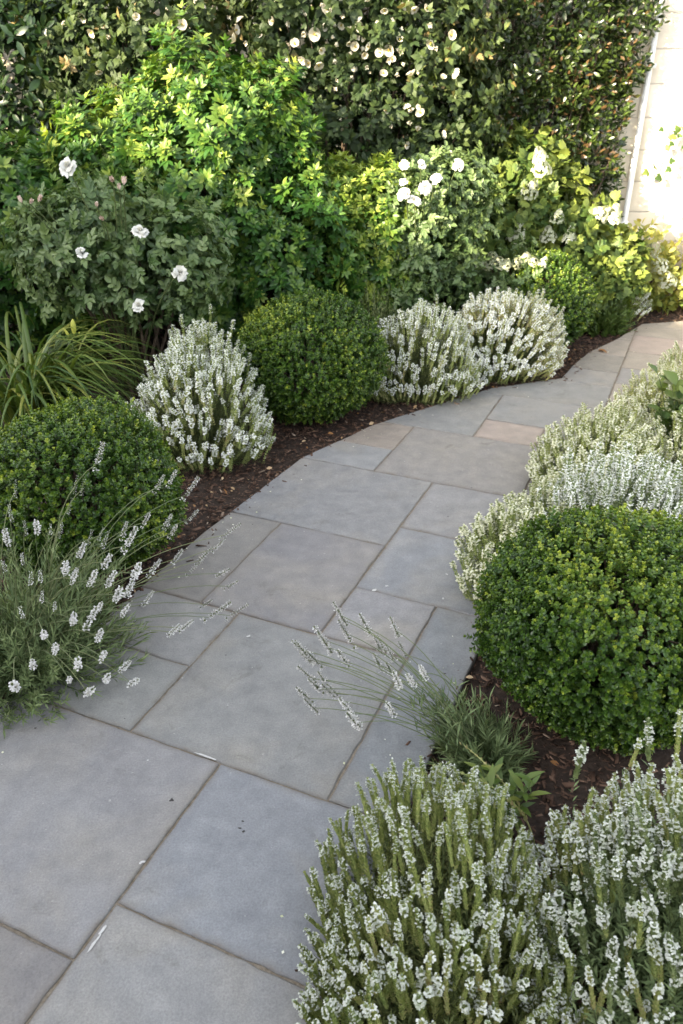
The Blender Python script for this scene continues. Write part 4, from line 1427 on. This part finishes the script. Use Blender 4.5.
def budlet(rg):
    t = Tpl()
    for i in range(4):
        a = i * 1.57
        o = np.array([math.cos(a) * .35, math.sin(a) * .35, 1])
        t.add(t_leaf(.62, .8, .2), one_frame(o, (-math.cos(a), -math.sin(a), .2)), (0, 0, 0), rg.uniform(.3, .9), .04)
    for i in range(4):
        a = i * 1.57 + .7
        o = np.array([math.cos(a) * .5, math.sin(a) * .5, 1])
        t.add(t_diamond(.6), one_frame(o, (-math.cos(a), -math.sin(a), .2)), (0, 0, -.004), .2, .02, 2)
    return t


BUDM = [budlet(rgs).mesh('blossom', ABM) for _ in range(2)]


def front_y(x, z, blobs, ox, oy):
    best = None
    for b in blobs:
        dx, dz = (x - ox - b[0]) / b[3], (z - b[2]) / b[5]
        k = 1 - dx * dx - dz * dz
        if k > 0:
            y = oy + b[1] - b[4] * math.sqrt(k)
            best = y if best is None else min(best, y)
    return best


def place_flowers(root, pts, ox, oy, blobs, meshes, seed, name='blossom', smin=.8, smax=1.15, face=(0, -.9, .1), jit=.45, proud=.02, sub=None):
    rg = np.random.default_rng(seed)
    for i, (x, y, z) in enumerate(pts):
        fy = front_y(x, z, blobs, ox, oy) if blobs else None
        if fy is not None:
            k = fy / y
            x, z, y = x * k, 1.6 + (z - 1.6) * k, fy
        o = bpy.data.objects.new(name, meshes[rg.integers(0, len(meshes))])
        COL.objects.link(o); o.parent = root
        d = unit(np.array(face) + rg.normal(0, jit, 3))
        xx = unit(np.cross(d, rg.normal(0, 1, 3))); yy = np.cross(d, xx)
        s = rg.uniform(smin, smax)
        mm = np.eye(4); mm[:3, :3] = np.stack([xx * rg.uniform(.8, 1.15), yy * rg.uniform(.8, 1.15), d * rg.uniform(.8, 1.2)], -1) * s; mm[:3, 3] = np.array([x - ox, y - oy, z]) + d * proud
        o.matrix_local = Matrix(mm.tolist())


ab_bl = [(0, 0, 1.1, .80, .55, 1.0), (-.25, -.02, 1.75, .60, .5, .65), (.40, 0, 1.55, .62, .5, .75), (.62, -.05, 1.0, .45, .42, .7), (0, 0, 2.0, .6, .5, .5)]
r = thing('abutilon', 'tall grey green shrub dotted with pale cup flowers at the top of the photo', 'shrub', (.02, 5.85, 0), 'shrubs with pale cup flowers')
bush_body(r, ab_bl, AB, 2400, .092, M['abutilon'], 111, lump=.24, tint=(.36, .15), up=.2, jit=.5, fill=.4, fresh=.02)
place_flowers(r, AB2, .02, 5.85, ab_bl, CUPM * 2 + BUDM, 112, smin=.46, smax=.82, jit=.8, proud=.010)
rg = np.random.default_rng(113)
extra = [(x + rg.normal(0, .05), y, z - rg.uniform(.02, .08)) for (x, y, z) in [AB2[i] for i in rg.permutation(len(AB2))[:30]]]
place_flowers(r, extra, .02, 5.85, ab_bl, BUDM, 114, smin=.7, smax=1.0, face=(0, -.5, -.7))
ab_bl2 = [(0, 0, 1.2, .50, .42, .9), (.15, 0, 1.7, .42, .4, .5), (-.25, 0, 1.6, .4, .4, .5)]
r = thing('abutilon', 'smaller grey green shrub with pale hanging cup flowers above the sunlit bright green shrub', 'shrub', (-1.22, 5.62, 0), 'shrubs with pale cup flowers')
bush_body(r, ab_bl2, AB, 1000, .092, M['abutilon'], 115, lump=.24, tint=(.36, .16), up=.2, jit=.5, fill=.4, fresh=.05)
place_flowers(r, AB1, -1.22, 5.62, ab_bl2, CUPM * 2 + BUDM, 116, smin=.46, smax=.82, jit=.8, proud=.010, face=(.1, -.8, -.25))

# unseen tree added left of frame, its crown shaped to dapple shrubs and hedge
def off(t, s_):
    return np.array([t * TRAVEL[0] - s_ * TRAVEL[1], t * TRAVEL[1] + s_ * TRAVEL[0]])


tp = off(-1.0, 4.5)
r = thing('shade_tree', 'unseen young open crowned tree left of the beds, outside the frame', 'shade_tree', (tp[0], tp[1], 0))
rg = np.random.default_rng(119)
crown = []
for i in range(20):
    q = off(-1.0 + rg.normal(0, .25), rg.uniform(3.7, 7.3)) - tp
    crown.append((q[0], q[1], rg.uniform(3.3, 4.7), .42, .42, .34))
bush_body(r, crown, DK, 700, .13, M['dark'], 120, tint=(.35, .15), back=1, fill=.5, zmin=2.0, base=(0, 0, 2.2), stem_n=18)
part('trunk', Tpl().add(tube(np.array([[0, 0, -.1], [.02, .0, .6], [0, .03, 1.4], [.03, .02, 2.5]]), .07, .045, 10)), [M['bark']], r, True)

# hedge against the wall
r = thing('hedge', 'tall dark evergreen hedge growing against the wall left of the white downpipe', 'hedge', (1.35, 6.14, 0))
hb = [(-.55, .0, 1.0, .55, .26, 1.0), (.0, .06, 1.0, .45, .20, 1.05), (.42, .16, 1.0, .26, .10, 1.0), (-.5, 0, 1.9, .6, .26, .8), (.05, .06, 1.95, .45, .20, .8), (.45, .15, 2.0, .30, .12, .8), (0, .08, 2.5, .70, .2, .35)]
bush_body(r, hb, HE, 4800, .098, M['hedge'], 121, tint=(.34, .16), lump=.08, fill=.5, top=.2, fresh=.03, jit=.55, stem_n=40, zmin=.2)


r = thing('hedge', 'dark evergreen hedge along the wall behind the tall shrubs, seen only through gaps', 'hedge', (-1.6, 6.2, 0))
bush_body(r, [(-1.6, 0, 1.2, 1.0, .25, 1.2), (-.2, 0, 1.2, 1.0, .25, 1.2), (1.1, 0, 1.2, .9, .25, 1.2), (-1.2, 0, 2.1, 1.1, .25, .6), (.6, 0, 2.1, 1.2, .25, .6)], DK, 3000, .115, M['dark'], 123, tint=(.25, .12), fill=.4, back=.1, zmin=.3)


# rose bushes
def t_rose(rg, rad=.045):
    t = Tpl()
    for ring, (n, tilt, s, off) in enumerate(((6, .25, 1.0, .10), (6, .65, .88, .08), (5, 1.0, .72, .05), (4, 1.3, .52, .03))):
        for i in range(n):
            if rg.random() < .12:
                continue
            tilt = tilt + rg.normal(0, .10)
            a = i * 2 * math.pi / n + ring * .5 + rg.normal(0, .2)
            o = np.array([math.cos(a), math.sin(a), 0]); sd = np.array([-math.sin(a), math.cos(a), 0])
            d = o * math.cos(tilt) + np.array([0, 0, math.sin(tilt)])
            nn = np.cross(sd, d)
            V = []
            for (q, wd, cup) in ((0, .15, 0), (.4, .42, .10), (.75, .52, .06), (1.0, .34, -.10 + rg.normal(0, .06))):
                for u in (-1, 0, 1):
                    V.append((o * off + d * q + sd * u * wd - nn * (cup - .14 * abs(u)) + rg.normal(0, .055, 3)) * rad * s)
            F = []
            for k in range(3):
                for j in range(2):
                    F.append((k * 3 + j, k * 3 + j + 1, k * 3 + j + 4, k * 3 + j + 3))
            t.add(Tpl(V, F), pos=(0, 0, ring * rad * .08), tint=rg.uniform(.45, 1) - (ring == 3) * .3)
    return t


ROM = [M['petal']]
ROSES = [t_rose(rgs, .046).mesh('bloom', ROM) for _ in range(4)]


def rose_bud(rg):
    t = Tpl()
    for i in range(5):
        a = i * 1.257
        t.add(t_leaf(.7, .7, .1), one_frame((math.cos(a) * .28, math.sin(a) * .28, 1), (-math.cos(a), -math.sin(a), .2)), (0, 0, 0), rg.uniform(.2, .8), .03)
    return t


RBUD = [rose_bud(rgs).mesh('bud', [M['bud']]) for _ in range(2)]


def canes(root, pts, ox, oy, seed, r=.004):
    rg = np.random.default_rng(seed)
    st = Tpl()
    for (x, y, z) in pts:
        b = np.array([rg.normal(0, .05), rg.normal(0, .05) + .05, -.02]); e = np.array([x - ox, y - oy, z])
        st.add(tube(bez(b, (e[0] * .4, e[1] * .4 + .05, z * .75), e, 10), r * 1.6, r * .6, 5))
    part('cane', st, [M['greenstem']], root)


rb = [(-.05, 0, .78, .34, .26, .25), (-.22, .0, .86, .28, .24, .22), (.18, .0, .72, .28, .22, .22), (-.02, .02, .90, .22, .2, .2), (.34, -.03, .66, .14, .16, .16)]
r = thing('rose_bush', 'white rose bush with five large open blooms left of the path bend', 'rose bush', (-1.12, 4.12, 0), 'white rose bushes')
bush_body(r, rb, RO, 480, .064, M['rose'], 131, tint=(.42, .18), up=.3, jit=.6, fill=.4, lump=.32, zmin=.25, fresh=.02, base=(0, .05, 0), stem_n=14)
place_flowers(r, ROSE_L, -1.12, 4.12, None, ROSES, 132, 'bloom', .66, .80, (.05, -.6, .75), .22, 0)
place_flowers(r, BUD_L, -1.12, 4.12, None, RBUD, 133, 'bud', .8, 1.1, (0, -.2, .9), .35, 0)
canes(r, ROSE_L + BUD_L, -1.12, 4.12, 134)

rb = [(0, 0, .65, .30, .26, .42), (.12, .02, .9, .26, .22, .24), (-.10, -.02, .88, .22, .2, .25)]
r = thing('rose_bush', 'white rose bush with a tight cluster of blooms right of the lower bright green shrub', 'rose bush', (.47, 4.92, 0), 'white rose bushes')
bush_body(r, rb, RO, 420, .062, M['rose'], 135, tint=(.38, .16), up=.3, jit=.6, fill=.4, lump=.18, zmin=.2, fresh=.03, base=(0, .05, 0), stem_n=10)
place_flowers(r, ROSE_M, .47, 4.92, None, ROSES, 136, 'bloom', .5, .78, (.0, -.75, .5), .25, 0)
canes(r, ROSE_M, .47, 4.92, 137)
rb = [(0, 0, .35, .22, .2, .28), (.1, .0, .4, .2, .18, .2)]
r = thing('cream_flower_plant', 'low plant with fluffy cream flower heads peeping over the broad spike shrub', 'flowering plant', (.95, 5.12, 0))
bush_body(r, rb, RO, 170, .058, M['rose'], 138, tint=(.45, .16), up=.3, jit=.6, fill=.4, lump=.18, zmin=.1, base=(0, .02, 0), stem_n=8)
canes(r, LOWR, .95, 5.12, 140)
cream = r


# oak leaved hydrangea and the golden one by the wall
def t_panicle(rg, H=.075, Rr=.055):
    t = Tpl()
    pet = Tpl([(0, 0, 0), (.4, .5, .1), (0, 1, .05), (-.4, .5, .1)], [(0, 1, 2, 3)])
    for i in range(95):
        z = rg.random() ** 1.3
        a = rg.uniform(0, 6.28)
        o = np.array([math.cos(a), math.sin(a), .35])
        p = np.array([o[0] * Rr * (1 - z * .75), o[1] * Rr * (1 - z * .75), z * H])
        n = unit(o)
        s1 = unit(np.cross(n, rg.normal(0, 1, 3))); s2 = np.cross(n, s1)
        tt = rg.uniform(.2, 1)
        for q in (s1, s2, -s1, -s2):
            t.add(pet, one_frame(q + n * .15, n), p, tt, .013)
    return t


PAN = [t_panicle(rgs).mesh('flower_head', [M['panicle']]) for _ in range(3)]
place_flowers(cream, [(x, y, z + .03) for x, y, z in LOWR], .95, 5.12, None, PAN, 139, 'flower_head', .45, .7, (.0, -.75, .5), .25, 0)
hy = [(0, 0, .42, .42, .34, .42), (.30, -.05, .26, .34, .28, .30), (-.30, .0, .58, .34, .3, .40), (-.14, .0, .76, .32, .3, .34), (-.26, .02, .98, .22, .22, .22), (.30, -.02, .42, .2, .2, .22)]
r = thing('hydrangea', 'broad leaved hydrangea with white flower heads in front of the dark hedge', 'hydrangea', (1.47, 5.80, 0))
bush_body(r, hy, OK, 900, .098, M['hyd'], 141, tint=(.38, .18), up=.5, jit=.5, fill=.35, lump=.15, fresh=.10, zmin=.1, base=(0, 0, 0), top=.2)
place_flowers(r, HYD, 1.47, 5.80, None, PAN, 142, 'flower_head', .85, 1.25, (.0, -.45, .85), .2, 0)
canes(r, HYD, 1.47, 5.80, 143)
gy = [(0, 0, .24, .30, .18, .22), (.28, .0, .22, .3, .18, .2), (.6, 0, .26, .34, .2, .24), (.02, .04, .40, .16, .14, .18)]
r = thing('golden_hydrangea', 'golden leaved shrub with white blooms in the sun at the foot of the white wall', 'hydrangea', (2.22, 6.10, 0))
bush_body(r, gy, GO, 330, .095, M['golden'], 145, tint=(.45, .2), up=.5, jit=.5, fill=.3, lump=.15, fresh=.1, zmin=.05, base=(0, 0, 0), stem_n=12)
place_flowers(r, [(2.22, 5.9, .46), (2.28, 5.88, .36), (2.36, 5.88, .25), (2.52, 5.86, .27), (2.6, 5.86, .34)], 2.22, 6.10, None, PAN, 146, 'flower_head', 1.0, 1.3, (-.2, -.6, .7), .2, 0)

# climber on the wall
r = thing('climbing_vine', 'sparse yellow green climbing vine on the sunlit white wall', 'vine', (2.60, 6.36, 0))
rg = np.random.default_rng(151)
vt, vs_ = Tpl(), Tpl()
for k, (x, z0, z1, m) in enumerate(((.02, .2, 2.4, 70), (.25, .1, 2.3, 80), (-.25, .9, 1.25, 14), (.55, .1, 2.2, 70))):
    z = np.linspace(z0, z1, 16)
    xs = x + .06 * np.sin(z * 5 + k) + .03 * np.sin(z * 11)
    cur = np.c_[xs, 0 * z + .02, z]
    vs_.add(tube(cur, .004, .002, 4))
    zz = rg.uniform(z0, z1, m)
    keep = (np.sin(zz * 4.5 + k * 2) > -.35) | (m < 20)
    zz = zz[keep]
    P = np.c_[np.interp(zz, z, xs) + rg.normal(0, .05, len(zz)), rg.uniform(-.05, .0, len(zz)), zz]
    d = np.c_[rg.normal(0, 1, len(zz)), rg.normal(-.5, .3, len(zz)), rg.normal(-.2, .6, len(zz))]
    vt.scatter(t_lobed(3, 45), frames(d, np.tile([0, -1, .4], (len(zz), 1))), P, rg.uniform(.04, .075, len(zz)), rg.uniform(.2, .9, len(zz)))
part('foliage', vt, [M['hyd']], r)
part('stem', vs_, [M['bark']], r)


# ---------------------------------------------------------------- small plants in the right bed
def leafy_seedling(name, label, cx, cy, n, H, seed, mat, w=.3, L=.05, rad=.07, cat='plant'):
    rg = np.random.default_rng(seed)
    root = thing(name, label, cat, (cx, cy, 0))
    t, st = Tpl(), Tpl()
    lf = t_leaf(w, .25, .3)
    for i in range(n):
        a = rg.uniform(0, 6.28)
        rr = rad * math.sqrt(rg.random())
        e = np.array([math.cos(a) * rr, math.sin(a) * rr, H * rg.uniform(.6, 1)])
        b = np.array([e[0] * .2, e[1] * .2, -.02])
        cur = bez(b, (e[0] * .5, e[1] * .5, e[2] * .7), e, 8)
        st.add(tube(cur, .0025, .0015, 4))
        for k in range(9):
            s = .3 + .7 * k / 8
            p = cur[int(s * 7)]
            aa = k * 2.4 + i
            d = np.array([math.cos(aa), math.sin(aa), .35 + .7 * s])
            t.add(lf, one_frame(d, (0, 0, 1)), p, rg.uniform(.1, .5) + .3 * s, L * rg.uniform(.7, 1.15))
    part('foliage', t, [M[mat]], root)
    part('stem', st, [M['greenstem']], root)
    return root


leafy_seedling('leafy_plant', 'small bright leafy plant on the mulch between nearest spike shrub and small lavender', .375, 1.315, 11, .18, 161, 'strap', .28, .055, .07)
leafy_seedling('broadleaf_plant', 'green broad leaved plant growing among the cream spikes at the right frame edge', 1.56, 3.42, 16, .40, 163, 'hyd', .75, .085, .20)
leafy_seedling('broadleaf_plant', 'green broad leaved plant at the right frame edge beyond the cream spike shrub', 1.93, 3.82, 16, .42, 165, 'hyd', .75, .085, .22)
leafy_seedling('broadleaf_plant', 'low yellow green leaved plant in the mulch patch at the far end of the path', 2.42, 5.98, 6, .12, 167, 'golden', .6, .06, .12)

# long faded spikes sprawling from the nearest shrub
rt = thing('faded_spikes', 'three long yellow green faded spikes arching over the small lavender base', 'plant', (.45, 1.24, 0))
rg = np.random.default_rng(171)
for (e, L0) in (((.305, 1.475, .115), 0), ((.225, 1.37, .15), 0), ((.275, 1.33, .135), 0)):
    e = np.array(e) - (.45, 1.24, 0)
    cur = bez((0, 0, .0), (-.02, .02, e[2] + .05), e, 26)
    t = Tpl()
    br = t_diamond(.5, .3, -.1)
    for i in range(8, 26):
        tan = unit(cur[i] - cur[i - 1])
        for j in range(9):
            o = unit(np.cross(tan, rg.normal(0, 1, 3)))
            t.add(br, one_frame(tan * 1.0 + o * .8, -o + tan), cur[i] + rg.normal(0, .001, 3), rg.uniform(.55, .9), rg.uniform(.008, .011))
    t.add(tube(cur, .002, .0015, 4), tint=.5)
    part('flower_spike', t, [M['calyx']], rt)

# fallen florets and petals on the stone beside the shrubs
rg = np.random.default_rng(181)
Pp = np.c_[rg.uniform(-1, 2.4, 9000), rg.uniform(.7, 5.6, 9000)]
dd = dist_path(Pp)
Pp = Pp[in_path(Pp) & (dd < .22) & (rg.random(len(Pp)) < .32 * np.exp(-dd / .07))]
a = rg.uniform(0, 6.28, len(Pp))
ft = Tpl().scatter(Tpl([(0, 0, 0), (.4, .5, .1), (0, 1, .1), (-.4, .5, .1)], [(0, 1, 2, 3)]), frames(np.c_[np.cos(a), np.sin(a), 0 * a], np.c_[rg.normal(0, .3, (len(a), 2)), np.ones(len(a))]),
                   np.c_[Pp, np.full(len(Pp), .0025)], rg.uniform(.004, .010, len(Pp)), rg.uniform(0, 1, len(Pp)))
fp = part('fallen_petals', ft, [M['cream']])
fp['kind'] = 'stuff'
fp['label'] = 'tiny fallen white petals scattered along the edges of the path'
